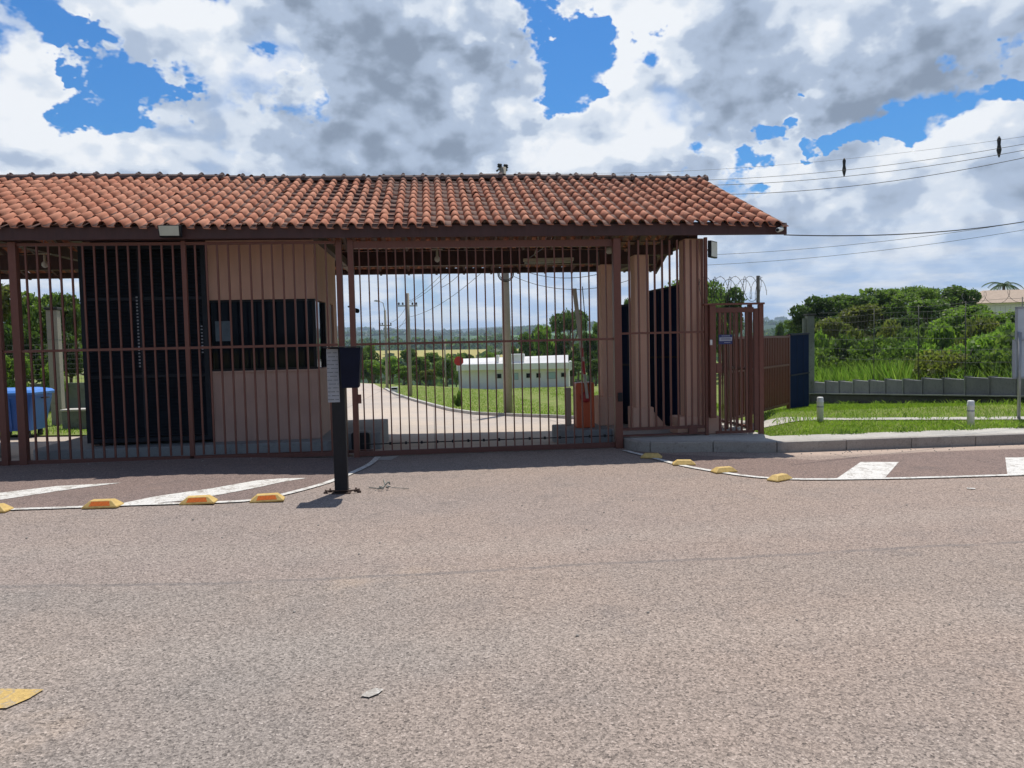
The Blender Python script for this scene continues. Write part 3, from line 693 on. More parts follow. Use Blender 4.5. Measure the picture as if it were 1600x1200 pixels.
# louvre
lv=MB(); lv.box(GX0,GY0-.06,.25,GX0+.07,GY0,3.17); lv.box(-3.39,GY0-.06,.25,-3.322,GY0,3.17); lv.box(GX0+.071,GY0-.06,3.10,-3.391,GY0,3.17); lv.box(GX0+.071,GY0-.06,.25,-3.391,GY0,.31)
lv.box(-4.29,GY0-.058,.311,-4.24,GY0-.001,3.099)
for z in (1.2,2.35): lv.box(GX0+.071,GY0-.057,z,-4.291,GY0-.002,z+.04); lv.box(-4.239,GY0-.057,z,-3.391,GY0-.002,z+.04)
lf_=lv.build('louvre_frame',M['louvre'],gh)
for k in range(57):
    z=.335+k*.0485
    if z>3.08: break
    lv=MB()
    for a,b in ((GX0+.072,-4.292),(-4.238,-3.392)):
        lv.add([(a,GY0-.052,z),(b,GY0-.052,z),(b,GY0-.006,z+.04),(a,GY0-.006,z+.04),(a,GY0-.052,z-.004),(b,GY0-.052,z-.004),(b,GY0-.006,z+.036),(a,GY0-.006,z+.036)],[(0,1,2,3),(7,6,5,4),(0,4,5,1),(1,5,6,2),(2,6,7,3),(3,7,4,0)])
    lv.build('louvre_slat',M['louvre'],gh)
MB().box(GX0+.02,GY0+.02,.22,-3.33,GY0+.05,3.16).build('louvre_backing',M['dot'],gh)
for k in range(22):  # pale chips standing in for daylight showing through the slats
    z=1.36+k*.0485; MB().box(-4.325,GY0-.066,z,-4.30,GY0-.061,z+.022).build('louvre_light_speck',M['greymetal'],gh)
for k in range(9):  # shorter row of pale chips, again standing in for specks of light
    z=1.55+k*.0485; MB().box(-3.42,GY0-.066,z,-3.395,GY0-.061,z+.018).build('louvre_light_speck',M['greymetal'],gh)
# ------------------------------------------------------------------ gates and railings
GY=11.08
def bar(parent,x,y,z0,z1,w_=.024,m='brown',name='bar'):
    return MB().box(x-w_/2,y-w_/2,z0,x+w_/2,y+w_/2,z1).build(name,M[m],parent)
def gz(x): return .07*sm(-1,-3.2,x)
lf=empty('steel_railing',(0,0,0)); tag(lf,'brown barred steel railing in front of the guardhouse and louvres','railing')
for x,w_,y in ((-5.86,.085,GY-.02),(-5.63,.10,GY),(-3.40,.06,GY),(-1.29,.085,GY+.06)):
    bevel(MB().box(x-w_/2,y-w_/2,gz(x)-.02,x+w_/2,y+w_/2,3.11).build('post',M['brown'],lf),.004)
xs=[];x=-5.63+.155
while x<-1.36:
    if abs(x+3.40)>.05: bar(lf,x,GY,gz(x)+.05,3.06,.024)
    x+=.1485
for x in (-6.02,-6.17,-6.32,-6.47,-6.62,-6.77): bar(lf,x,GY,.12,3.06,.028)
for z0,z1,y in ((3.055,3.095,GY),(1.61,1.645,GY-.018),): MB().box(-7.2,y-.016,z0,-1.335,y+.016,z1).build('rail',M['brown'],lf)
MB().add([(-7.2,GY-.03,.085),(-7.2,GY+.03,.085),(-7.2,GY-.03,.14),(-7.2,GY+.03,.14),(-1.33,GY-.03,.035),(-1.33,GY+.03,.035),(-1.33,GY-.03,.09),(-1.33,GY+.03,.09)],[(0,1,3,2),(4,6,7,5),(0,4,5,1),(2,3,7,6),(0,2,6,4),(1,5,7,3)]).build('rail',M['brown2'],lf)
MB().box(-3.37,GY+.12,.05,-.9,GY+.17,.09).build('track',M['brown2'],lf)
# sliding gate
sg=empty('sliding_gate',(0,0,0)); tag(sg,'tall brown sliding gate of thin vertical bars across the driveway','gate')
bevel(MB().box(-1.16,GY-.04,.0,-1.08,GY+.04,3.11).build('post',M['brown'],sg),.004)
bevel(MB().box(2.665,GY-.09,.0,2.775,GY+.02,3.09).build('post',M['brown'],sg),.005)
MB().box(-1.079,GY-.02,2.985,2.664,GY+.02,3.085).build('top_rail',M['brown'],sg)
MB().box(-1.079,GY-.028,.015,2.664,GY+.028,.085).build('bottom_rail',M['brown2'],sg)
MB().box(-1.079,GY-.034,1.608,2.664,GY-.013,1.640).build('mid_rail',M['brown'],sg)
x=-1.0
while x<2.62:
    bar(sg,x,GY,.086,2.984,.019); x+=.1275
rk=MB(); rk.box(-1.07,GY+.20,.15,2.7,GY+.22,.165)
for k in range(16): rk.box(-.9+k*.23,GY+.19,.14,-.87+k*.23,GY+.23,.18)
rk.build('gear_rack',M['black'],sg)
lk=MB().box(-1.079,GY-.06,.78,-1.03,GY-.035,.91).build('latch_box',M['brown'],sg); bevel(lk,.004)
lk=MB().box(2.70,GY-.125,.70,2.765,GY-.092,.83).build('lock',M['black'],sg); bevel(lk,.008)
mo=empty('gate_motor',(-1.14,11.95,0.0)); tag(mo,'dark gate motor box low down behind the centre gate post','gate motor')
bevel(MB().box(-.14,-.12,0,.14,.12,.27).build('housing',M['black'],mo),.03,3); bevel(MB().box(-.18,-.15,-.06,.18,.15,-.001).build('base_plate',M['island'],mo),.01)
# right railing
rf=empty('steel_railing',(0,0,0)); tag(rf,'narrow brown barred railing on the kerb between gate post and nearest pink column','railing')
for k,x in enumerate((2.92,3.06,3.19,3.305,3.42,3.535,3.65,3.76,3.86,3.96,4.03)): bar(rf,x,GY,.26,3.07,.026)
MB().box(2.78,GY-.016,1.685,4.08,GY+.016,1.715).build('rail',M['brown'],rf)
MB().box(2.78,GY-.025,.255,4.08,GY+.025,.295).build('rail',M['brown2'],rf)
MB().box(2.78,GY-.025,.165,4.08,GY+.025,.19).build('rail',M['brown2'],rf)
bevel(MB().box(4.055,GY-.05,.14,4.10,GY+.0,3.1).build('post',M['brown'],rf),.004)
bevel(MB().box(3.80,GY-.04,.17,3.93,GY+.03,.30).build('gate_stop',M['brown2'],rf),.006)
# pedestrian gate
pg=empty('pedestrian_gate',(0,0,0)); tag(pg,'open barred brown pedestrian gate under the razor wire coil','gate')
PY=11.02
bevel(MB().box(4.11,PY-.05,.41,4.20,PY+.05,2.09).build('post',M['brown'],pg),.004)
bevel(MB().box(4.875,PY-.035,.12,4.945,PY+.035,2.09).build('post',M['brown'],pg),.004)
bevel(MB().box(4.80,PY-.03,.2,4.868,PY+.03,2.035).build('gate_stile',M['brown2'],pg),.004)
bevel(MB().box(4.02,PY-.045,2.092,4.96,PY+.045,2.12).build('top_rail',M['brown'],pg),.004)
bevel(MB().box(4.205,PY-.02,1.98,4.798,PY+.02,2.055).build('top_rail',M['brown2'],pg),.004)
MB().box(4.205,PY-.02,.165,4.798,PY+.02,.205).build('bottom_rail',M['brown'],pg)
for k,x in enumerate((4.275,4.355,4.44,4.525,4.61,4.69)): bar(pg,x,PY,.206,1.979,.024 if k else .034,'brown')
bevel(MB().box(4.205,PY-.045,1.08,4.29,PY-.022,1.23).build('lock_plate',M['brown'],pg),.004)
bevel(MB().box(4.10,PY-.075,1.50,4.135,PY-.052,1.58).build('doorbell',M['white'],pg),.006)
bevel(MB().box(4.855,PY-.02,2.121,4.895,PY+.02,2.52).build('extension_post',M['old_conc'],pg),.003)
# sign
sgn=empty('gate_sign',(4.34,PY-.06,1.58)); tag(sgn,'small dark blue notice with a pale band hung on the pedestrian gate','sign')
bevel(MB().box(-.105,-.006,-.07,.105,.004,.07).build('plate',M['signblue'],sgn),.003)
MB().box(-.095,-.010,-.022,.095,-.0065,.03).build('band',M['signgrey'],sgn)
def text(body,size,loc,m,parent,name='lettering',rot=(math.pi/2,0,0),ext=.001):
    cu=bpy.data.curves.new(name,'FONT'); cu.body=body; cu.size=size; cu.extrude=ext; cu.align_x='CENTER'; cu.align_y='CENTER'
    t=bpy.data.objects.new('t',cu); COL.objects.link(t)
    dg=bpy.context.evaluated_depsgraph_get(); me=bpy.data.meshes.new_from_object(t.evaluated_get(dg)); bpy.data.objects.remove(t)
    me.materials.append(m); o=bpy.data.objects.new(name,me); COL.objects.link(o); o.parent=parent; o.location=loc; o.rotation_euler=rot; return o
# unreadable small print of the notice, as fine strokes
mb=MB(); rnd=random.Random(2)
for zrow,a,b,hh in ((.052,-.06,.06,.010),(-.046,-.02,.07,.008)):
    x=a
    while x<b:
        l=rnd.uniform(.004,.009); mb.box(x,-.0085,zrow-hh/2,x+l,-.0065,zrow+hh/2); x+=l+.004
mb.build('small_print',M['signgrey'],sgn)
mb=MB()
for zrow in (.014,-.006):
    x=-.08
    while x<.08:
        l=rnd.uniform(.003,.007); mb.box(x,-.0125,zrow-.005,x+l,-.0105,zrow+.005); x+=l+.003
mb.build('small_print',M['signblue'],sgn)
# razor wire
rz=MB(); cz=2.325
for hand,ph,rad in ((1,0,.19),(-1,1.1,.185),(1,2.6,.15)):
    pts=[]; n=150
    for k in range(n+1):
        t=k/n; a=hand*t*2*math.pi*4.2+ph; pts.append((4.0+t*.97,PY+.02+math.cos(a)*rad*.9,cz+math.sin(a)*rad))
    rz.tube(pts,.0034,5)
    for k in range(0,n,3):
        p=Vector(pts[k]); q=Vector((random.uniform(-1,1),random.uniform(-1,1),random.uniform(-1,1))).normalized()*.016
        rz.tube([p-q,p+q],.0022,3)
rw=rz.build('razor_wire',M['fencewire']); tag(rw,'coil of razor wire on top of the pedestrian gate','razor wire')
# side fences
def fence_run(name,a,b,z0,z1,n,label,rails,cat='fence',w_=.02,posts=True,m='brown'):
    e=empty(name,(a[0],a[1],0)); tag(e,label,cat)
    d=Vector((b[0]-a[0],b[1]-a[1],0)); L=d.length; u=d/L; ang=math.atan2(u.y,u.x); e.rotation_euler=(0,0,ang)
    for k in range(n+1):
        x=L*k/n
        if posts and k in (0,n): bevel(MB().box(x-.03,-.03,min(z0,.02),x+.03,.03,z1+.02).build('post',M[m],e),.003)
        else: MB().box(x-w_/2,-w_/2,z0,x+w_/2,w_/2,z1).build('bar',M[m],e)
    for z in rails: MB().box(.03,-.022,z-.018,L-.03,.022,z+.018).build('rail',M[m],e)
    return e
fence_run('side_fence',(4.84,11.25),(4.70,13.9),.18,2.08,19,'tall brown barred fence running back from the pedestrian gate post',(.22,1.12,2.05))
fence_run('side_fence',(4.66,11.75),(6.96,14.35),.26,1.62,34,'lower brown barred fence running from the pedestrian gate to the navy panel',(.29,1.05,1.6),w_=.035)
# dark perforated screen
sc_=empty('turnstile_screen',(4.62,12.7,.145)); tag(sc_,'dark green perforated metal screen behind the pedestrian gate','screen')
bevel(MB().box(-.11,-.02,.0,.11,.02,1.95).build('panel',simple('dark_green_metal',(.02,.045,.045),.5,.25,6),sc_),.004)
mb=MB()
for k in range(24): mb.box(-.02,-.026,.1+k*.075,.02,-.0205,.13+k*.075)
mb.build('slots',M['dot'],sc_); MB().box(-.13,-.04,0,-.111,.04,2.).build('edge_post',M['brown2'],sc_)
# navy panels
def panel(name,a,b,z0a,z0b,z1a,z1b,label,grp=None):
    d=(Vector(b)-Vector(a)).normalized(); n=Vector((-d.y,d.x))*.02
    e=empty(name,(a[0],a[1],0)); tag(e,label,'panel',grp)
    A=Vector((0,0));B=Vector(b)-Vector(a)
    vs=[]
    for p,z0,z1 in ((A,z0a,z1a),(B,z0b,z1b)):
        for s in (-1,1):
            for z in (z0,z1): vs.append((p.x+n.x*s,p.y+n.y*s,z))
    MB().add(vs,[(0,1,3,2),(4,6,7,5),(0,4,5,1),(2,3,7,6),(1,5,7,3),(0,2,6,4)]).build('sheet',M['navy'],e)
    L=(B-A).length; fr=MB()
    fr.obox((A.x-n.x*1.6,A.y-n.y*1.6,z1a-.02),(B.x-n.x*1.6,B.y-n.y*1.6,z1b-.02),.02,.035); fr.obox((A.x-n.x*1.6,A.y-n.y*1.6,(z0a+z1a)/2),(B.x-n.x*1.6,B.y-n.y*1.6,(z0b+z1b)/2),.02,.03)
    fr.obox((A.x-n.x*1.6,A.y-n.y*1.6,z0a+.02),(B.x-n.x*1.6,B.y-n.y*1.6,z0b+.02),.02,.035)
    fr.build('frame',M['navybox'],e)
    for t in (.34,.67):
        c0=A.lerp(B,t); c1=c0+(B-A).normalized()*.018; zz0=z0a+(z0b-z0a)*t+.04; zz1=z1a+(z1b-z1a)*t-.04
        o=MB(); o.add([(p_.x-n.x*k_,p_.y-n.y*k_,zq) for zq in (zz0,zz1) for k_ in (1.0,1.25) for p_ in (c0,c1)],[(0,1,3,2),(4,6,7,5),(0,4,5,1),(2,3,7,6),(0,2,6,4),(1,5,7,3)]); o.build('seam',M['navybox'],e)
    return e
panel('navy_panel',(3.78,13.05),(4.06,12.1),.13,.13,2.45,2.49,'taller dark navy sheet metal panel between the middle and nearest pink columns')
panel('navy_panel',(3.19,13.6),(3.46,12.55),.13,.13,2.22,2.22,'lower dark navy sheet metal panel between the far and middle pink columns')
panel('navy_panel',(7.02,14.45),(8.57,16.7),.0,-.15,1.66,1.68,'dark navy sheet metal panel at the end of the brown fence, on the lawn')
# ------------------------------------------------------------------ fixtures on the roof
fl=empty('floodlight',(-3.47,10.80,3.20)); tag(fl,'pale LED floodlight fixed to the dark fascia above the louvres','floodlight','floodlights under the eaves')
bevel(MB().add([(-.14,-.05,-.07),(.14,-.05,-.07),(.14,.03,-.08),(-.14,.03,-.08),(-.145,-.085,.075),(.145,-.085,.075),(.145,.03,.085),(-.145,.03,.085)],[(0,1,2,3),(7,6,5,4),(0,4,5,1),(1,5,6,2),(2,6,7,3),(3,7,4,0)]).build('housing',M['black'],fl),.006)
MB().add([(-.125,-.0545,-.062),(.125,-.0545,-.062),(.13,-.0865,.065),(-.13,-.0865,.065)],[(0,1,2,3)]).build('lens',M['lens'],fl)
MB().tube([(-.05,.0,.07),(-.05,.07,.06),(.05,.07,.06),(.05,0,.07)],.008,6).build('bracket',M['black'],fl)
fl2=empty('floodlight',(4.20,11.16,2.93),R_(48)); tag(fl2,'narrow floodlight seen edge-on on the side of the nearest pink column','floodlight','floodlights under the eaves')
bevel(MB().box(-.13,-.055,-.125,.13,.0,.125).build('housing',M['black'],fl2),.008); MB().box(-.115,-.058,-.11,.115,-.0555,.11).build('lens',M['lens'],fl2)
MB().tube([(0,0,0),(0,.10,0)],.012,6).build('bracket',M['black'],fl2)
def cctv(loc,rz,label,s=1.,m='white'):
    e=empty('security_camera',loc,rz); tag(e,label,'camera'); e.scale=(s,s,s)
    MB().tube([(0,-.10,-.02),(0,-.09,-.02),(0,.03,.01)],[.030,.034,.034],14).build('housing',M[m],e)
    MB().tube([(0,-.106,-.021),(0,-.1005,-.02)],.024,12).build('lens',M['dot'],e)
    MB().tube([(0,.0,.01),(0,.03,.05),(0,.08,.05)],.012,8).build('bracket',M[m],e); return e
cctv((5.14,10.83,3.18),R_(-50),'white bullet security camera at the right end of the fascia')
cctv((-1.40,13.9,2.25),R_(60),'small dark bullet camera on the guardhouse side wall',1.2,'black')
def lampb(loc,label):
    e=empty('pendant_bulb',loc); tag(e,label,'lamp','bulbs hanging under the roof'); 
    MB().lathe((0,0,0),[(.02,.0),(.045,-.03),(.05,-.07),(.03,-.10),(.01,-.11)],12).build('bulb',M['white'],e)
    MB().tube([(0,0,0),(0,0,.09),(.0,.0,.12)],[.022,.02,.006],8).build('socket',M['cream'],e)
    MB().tube([(0,0,.1),(0,0,.75)],.006,5).build('cable',M['greymetal'],e)
    MB().box(-.10,-.01,.11,.10,.01,.125).build('cross_bar',M['cream'],e); return e
lampb(tuple(spot(70,408,14.6)),'bare bulb under the roof left of the black louvres')
lampb(tuple(spot(683,400,13.9)),'bare bulb under the roof above the middle of the sliding gate')
tl=empty('tube_light',tuple(spot(857,408,13.4)),R_(-6)); tag(tl,'long slim tube light hanging slightly askew over the driveway','lamp')
bevel(MB().box(-.44,-.05,0,.44,.05,.05).build('batten',M['cream'],tl),.006); MB().tube([(-.42,0,-.02),(.42,0,-.02)],.018,10).build('tube',M['lens'],tl)
MB().tube([(-.2,0,.05),(-.24,0,.12),(-.17,0,.3),(-.2,0,.9)],.012,6).build('hanger',M['cream'],tl)
MB().tube([(-.35,0,.05),(-.1,0,.22),(.1,0,.8)],.008,6).build('hanger',M['greymetal'],tl)
dm=empty('dome_light',tuple(spot(952,391,12.6))); tag(dm,'small glass dome lamp under the roof beside the right gate post','lamp')
MB().lathe((0,0,0),[(.03,-.06),(.055,-.03),(.06,0),(.045,.02),(.0451,.04)],12).build('glass_bowl',M['lens'],dm); MB().tube([(0,0,.04),(0,0,.7)],.01,6).build('stem',M['black'],dm)
# ------------------------------------------------------------------ intercom post
ip=empty('intercom_post',(-1.03,8.42,0)); tag(ip,'black square post with a navy hood box and perforated grey panel on the asphalt','intercom post')
bevel(MB().box(-.07,-.05,.012,.07,.07,1.60).build('post',M['black'],ip),.006)
fp=MB().box(-.105,-.066,1.0,.02,-.052,1.575).build('perforated_panel',M['greymetal'],ip); bevel(fp,.002)
mb=MB()
for r_ in range(13):
    for c in range(9):
        if (r_*3+c)%7==5: continue
        x=-.096+c*.0128; z=1.03+r_*.042; mb.box(x-.0028,-.0685,z-.0045,x+.0028,-.0665,z+.0045)
mb.build('holes',M['dot'],fp)
bx=MB().add([(.055,-.16,1.155),(.235,-.16,1.155),(.225,.10,1.155),(.055,.10,1.155),(.045,-.17,1.585),(.268,-.17,1.585),(.268,.10,1.585),(.045,.10,1.585)],[(0,3,2,1),(4,5,6,7),(0,1,5,4),(1,2,6,5),(2,3,7,6),(3,0,4,7)]).build('hood_box',M['navybox'],ip); bevel(bx,.006)
bevel(MB().box(-.125,-.175,1.587,.27,.11,1.60).build('hood_top',M['black'],ip),.003)
MB().box(-.1,-.09,.0,.1,.10,.011).build('base_plate',M['rust'],ip)
mb=MB(); mb.tube([(-.17,-.02,.03),(-.1,-.05,.035),(.1,-.06,.03),(.18,-.03,.035)],.009,6)
for x,y in ((-.17,-.02),(-.13,.05),(.19,-.03),(.15,.04)): mb.lathe((x,y,0),[(.022,0),(.024,.015),(.014,.022),(.009,.045)],8)
mb.build('anchor_bolts',M['rust'],ip)
db=MB(); rnd=random.Random(5)
for k in range(7):
    a=Vector((rnd.uniform(-.66,-.52),rnd.uniform(8.45,8.75),.02)); b_=a+Vector((rnd.uniform(-.08,.08),rnd.uniform(-.06,.06),rnd.uniform(0,.03))); db.tube([a,(a+b_)/2+Vector((0,0,.012)),b_],.008,5)
db.tube([(-.75,8.6,.012),(-.6,8.5,.012),(-.58,8.75,.012),(-.62,9.1,.01)],.006,5); db.tube([(-.5,8.55,.012),(-.3,8.45,.012)],.004,5)
tag(db.build('scrap_debris',M['old_conc']),'small heap of broken cable scraps right of the intercom post','debris')
# ------------------------------------------------------------------ road studs
def stud_proto():
    e=empty('road_stud'); L,W_,H=.30,.15,.065
    def fr(sx,sy): return (sx,sy)
    vs=[(-L/2,-W_/2,0),(L/2,-W_/2,0),(L/2,W_/2,0),(-L/2,W_/2,0),(-L/2,-W_/2,.015),(L/2,-W_/2,.015),(L/2,W_/2,.015),(-L/2,W_/2,.015),
        (-L/2+.06,-W_/2+.035,H),(L/2-.06,-W_/2+.035,H),(L/2-.06,W_/2-.035,H),(-L/2+.06,W_/2-.035,H)]
    o=MB().add(vs,[(0,3,2,1),(0,1,5,4),(1,2,6,5),(2,3,7,6),(3,0,4,7),(4,5,9,8),(5,6,10,9),(6,7,11,10),(7,4,8,11),(8,9,10,11)]).build('body',M['stud'],e); bevel(o,.006,2)
    rf_=MB().add([(-.09,-W_/2+.004,.0225),(.09,-W_/2+.004,.0225),(.075,-W_/2+.029,.058),(-.075,-W_/2+.029,.058)],[(0,1,2,3)]).build('reflector',M['refl'],e)
    return e
sp=stud_proto(); first=True
SL=[((-4.30,7.80),0,'leftmost yellow road stud, cut by the photo edge, on the left painted line'),
    ((-3.27,7.81),-2,'yellow road stud with orange reflector at the tip of the long hatch stripe'),
    ((-2.39,7.91),2,'yellow road stud with orange reflector, second left of the intercom post'),
    ((-1.74,8.03),6,'yellow road stud with orange reflector nearest the intercom post')]
SR=[((2.91,10.0),-70,'dull yellow road stud in the shade beside the right kerb corner'),
    ((3.14,9.34),-62,'yellow road stud just out of the shade on the right curved line'),
    ((3.42,8.71),-42,'chunky yellow road stud midway along the right curved line'),
    ((3.82,8.09),-20,'yellow road stud nearest the white parallelogram on the right')]
for k,((x,y),rz_,lb) in enumerate(SL+SR):
    o=sp if first else copy_tree(sp); first=False
    o.location=(x,y,h(x,y)+.004); o.rotation_euler=(0,0,R_(rz_ if k<4 else rz_+50)); s=1.12 if k<4 else .95; o.scale=(s,s,s)
    if k>=4:
        for ch in list(o.children):
            if ch.name.startswith('reflector'): bpy.data.objects.remove(ch)
    tag(o,lb,'road stud','yellow road studs along the painted lines')
# ------------------------------------------------------------------ barrier
br=empty('boom_barrier',(2.52,12.62,.15)); tag(br,'orange boom barrier cabinet with its arm raised beside the driveway','barrier')
bevel(MB().box(-.16,-.14,0,.15,.14,.76).build('cabinet',M['orange'],br),.02,3)
MB().lathe((0,0,0),[(.09,0),(.09,.03),(.05,.04)],16).build('hub',M['redpaint'],br,loc=(0,-.14,.52)).rotation_euler=(R_(90),0,0)
arm=MB(); b0=Vector((.03,-.19,.5)); b1=Vector((-.17,-.19,2.32)); arm.add([b0+Vector((-.035,-.015,0)),b0+Vector((.01,-.015,0)),b0+Vector((.01,.015,0)),b0+Vector((-.035,.015,0)),b1+Vector((-.035,-.012,0)),b1+Vector((.035,-.012,0)),b1+Vector((.035,.012,0)),b1+Vector((-.035,.012,0))],[(0,3,2,1),(4,5,6,7),(0,1,5,4),(1,2,6,5),(2,3,7,6),(3,0,4,7)])
am=arm.build('arm',M['cream'],br)
d_=(b1-b0); mb=MB(); a=b0+d_*.22+Vector((-.035,-.019,0)); c=b0+d_*.34+Vector((-.035,-.019,0)); mb.add([a,a+Vector((.04,0,0)),c+Vector((.05,0,0)),c],[(0,1,2,3)]); a=b0+d_*.38+Vector((-.03,-.019,0)); c=b0+d_*.46+Vector((-.03,-.019,0)); mb.add([a,a+Vector((.04,0,0)),c+Vector((.05,0,0)),c],[(0,1,2,3)])
mb.build('red_band',M['redpaint'],am)
MB().tube([(.07,-.17,.6),(.02,-.17,1.6),(-.03,-.17,2.35)],.008,6).build('stay_rod',M['black'],br)
bp=MB().box(2.27,13.0,.15,2.37,13.1,.80).build('post_stub',M['cream']); bevel(bp,.006); tag(bp,'short cream post standing just behind the orange barrier cabinet','post')
# ------------------------------------------------------------------ bollards
bo=empty('bollard',(6.27,11.81,h(6.27,11.81)-.01)); MB().lathe((0,0,0),[(.052,0),(.052,.32),(.055,.325),(.055,.35),(.048,.36),(.05,.40),(.04,.415)],16).build('shaft',M['white'],bo)
MB().lathe((0,0,0),[(.054,.245),(.0545,.25),(.0545,.268),(.054,.27)],16).build('groove_ring',M['galv'],bo)
b2=copy_tree(bo); b2.location=(8.2,10.87,.145); b2.scale=(1,1,1.0)
tag(bo,'short white bollard on the grass beside the footpath, nearer the navy panel','bollard','white bollards on the verge'); tag(b2,'short white bollard near the blank roadside sign','bollard','white bollards on the verge')
# ------------------------------------------------------------------ roadside sign (back)
sx,sy=9.42,11.38; sgz=.17
rs=empty('roadside_sign',(sx,sy,sgz)); tag(rs,'grey back of a roadside sign on pipe posts at the right edge','sign')
rs.rotation_euler=(0,0,R_(-6))
for x in (0,.9): MB().tube([(x,0,0),(x,0,1.42 if x==0 else 1.9)],.026,10).build('post',M['galv'],rs)
bevel(MB().box(-.06,.035,.70,1.4,.05,1.28).build('lower_board',M['signback'],rs),.003)
bevel(MB().box(-.02,.035,1.30,1.4,.05,1.80).build('upper_board',M['signback'],rs),.003)
mb=MB(); mb.box(-.09,.02,.67,1.42,.034,.70); mb.box(-.09,.02,.70,-.06,.052,1.30); mb.box(-.05,.02,1.301,-.021,.052,1.82); mb.box(-.05,.02,1.801,1.42,.052,1.83); mb.box(-.06,.0,1.281,1.4,.034,1.299)
mb.build('frame',M['greymetal'],rs)
# ------------------------------------------------------------------ boundary wall on the right
WA=Vector((8.35,17.6)); 
bw=empty('boundary_wall',(0,0,0)); tag(bw,'low stepped dark block wall on a black retaining base behind the right lawn','wall')
A=Vector((10.62,20.3)); B=Vector((11.02,11.3)); L=(B-A).length; u=(B-A)/L; ang=math.atan2(u.y,u.x)
n=14; 
for k in range(n):
    a=A+u*(L*k/n); b_=A+u*(L*(k+1)/n); t=(k+.5)/n
    zr=-.03+.50*t; top=.30+.56*t+(.015 if k%2 else 0)
    e_=MB(); q=Vector((-u.y,u.x))*.07
    def blk(m0,m1,z0,z1,qq):
        return [(m0.x-qq.x,m0.y-qq.y),(m1.x-qq.x,m1.y-qq.y),(m1.x+qq.x,m1.y+qq.y),(m0.x+qq.x,m0.y+qq.y)]
    MB().prismz(blk(a+u*.035,b_-u*.0,0,0,q),zr+.001,top).build('block_panel',M['block'],bw)
    MB().prismz(blk(a,a+u*.034,0,0,q*1.3),zr+.001,top+.02).build('pier',M['old_conc'] if k%3==0 else M['block'],bw)
q=Vector((-u.y,u.x))*.14
mb=MB()
vs=[]
for p,z in ((A,-.03),(B,.47)):
    for s in (-1,1):
        for zz_ in (-.8,z): vs.append((p.x+q.x*s,p.y+q.y*s,zz_))
mb.add(vs,[(0,1,3,2),(4,6,7,5),(0,4,5,1),(2,3,7,6),(1,5,7,3),(0,2,6,4)]); mb.build('retaining_base',M['stone_dark'],bw)
mb=MB(); mb.obox((A.x-q.x*.9,A.y-q.y*.9,.0),(B.x-q.x*.9,B.y-q.y*.9,.50),.14,.025); mb.build('coping',M['old_conc'],bw)
cp=empty('concrete_post',(10.52,20.4,-.35)); tag(cp,'tall weathered concrete post between navy panel and low block wall','post')
bevel(MB().box(-.10,-.09,0,.10,.09,2.52).build('shaft',M['old_conc'],cp),.01); bevel(MB().box(-.13,-.12,2.522,.13,.12,2.57).build('cap',M['stone_dark'],cp),.01)
MB().box(-.2,-.03,1.75,-.101,.03,2.45).build('bracket',M['old_conc'],cp)
wf=empty('wire_fence',(0,0,0)); tag(wf,'thin wire fence with barbed strands above the low block wall','fence')
for t in (.28,.46,.62,.78,.93):
    p=A+u*(L*t); MB().tube([(p.x+.1,p.y,.3+.5*t),(p.x+.1,p.y,2.25)],.009,6).build('post',M['fencewire'],wf)
mb=MB()
for z in (1.0,1.25,1.5,1.75,1.95,2.1,2.22):
    pts=[(A.x+.1+(B.x-A.x)*t,A.y+(B.y-A.y)*t,z+.02*math.sin(t*17+z)) for t in np.linspace(0,1,20)]; mb.tube(pts,.0035,3)
mb.build('wire_strands',M['fencewire'],wf)
mb=MB()
for k in range(70):
    p=A+u*(L*(k+.5)/70); mb.tube([(p.x+.1,p.y,.35+.5*k/70),(p.x+.1,p.y,2.1)],.0022,3)
mb.build('mesh_wires',M['fencewire'],wf)
mb=MB(); pts=[]
for k in range(260):
    t=.45+k/260*.55; a=t*95; pts.append((A.x+.1+(B.x-A.x)*t+math.cos(a)*.12,A.y+(B.y-A.y)*t,2.28+math.sin(a)*.13))
mb.tube(pts,.004,4); mb.build('barbed_coil',M['fencewire'],wf)
# ------------------------------------------------------------------ left side: dumpster, post, wall
du=empty('dumpster',(-9.02,17.55,h(-8.9,17.55)),R_(-2)); du.scale=(.92,.92,1.0); tag(du,'large blue wheeled waste container behind the railing at the left edge','dumpster')
mb=MB(); 
def loft(mb,rings):
    n=len(rings[0][0]); vs=[(x,y,z) for pl,z in rings for x,y in pl]; fs=[tuple(range(n-1,-1,-1)),tuple((len(rings)-1)*n+i for i in range(n))]
    for k in range(len(rings)-1):
        for i in range(n): j=(i+1)%n; fs.append((k*n+i,k*n+j,(k+1)*n+j,(k+1)*n+i))
    mb.add(vs,fs)
loft(mb,[(rounded(-.46,-.36,.46,.36,.06),.16),(rounded(-.60,-.46,.60,.46,.06),.86),(rounded(-.60,-.46,.60,.46,.06),.93)])
for k in range(6): x=-.45+k*.18; mb.obox((x*.82,-.385,.2),(x,-.475,.85),.035,.02,up=(0,1,0))
mb.build('body',M['blue'],du)
mb=MB(); loft(mb,[(rounded(-.64,-.50,.64,.50,.06),.932),(rounded(-.65,-.51,.65,.51,.06),.98),(rounded(-.60,-.42,.60,.46,.06),1.03),(rounded(-.40,-.20,.40,.3,.06),1.07)]); mb.build('lid',M['bluelid'],du)
for x in (-.36,.36):
    for y in (-.26,.26):
        w0=MB().tube([(x-.03,y,.075),(x+.03,y,.075)],.075,14).build('wheel',M['rubber'],du); MB().box(x-.04,y-.04,.10,x+.04,y+.04,.158).build('fork',M['black'],w0)
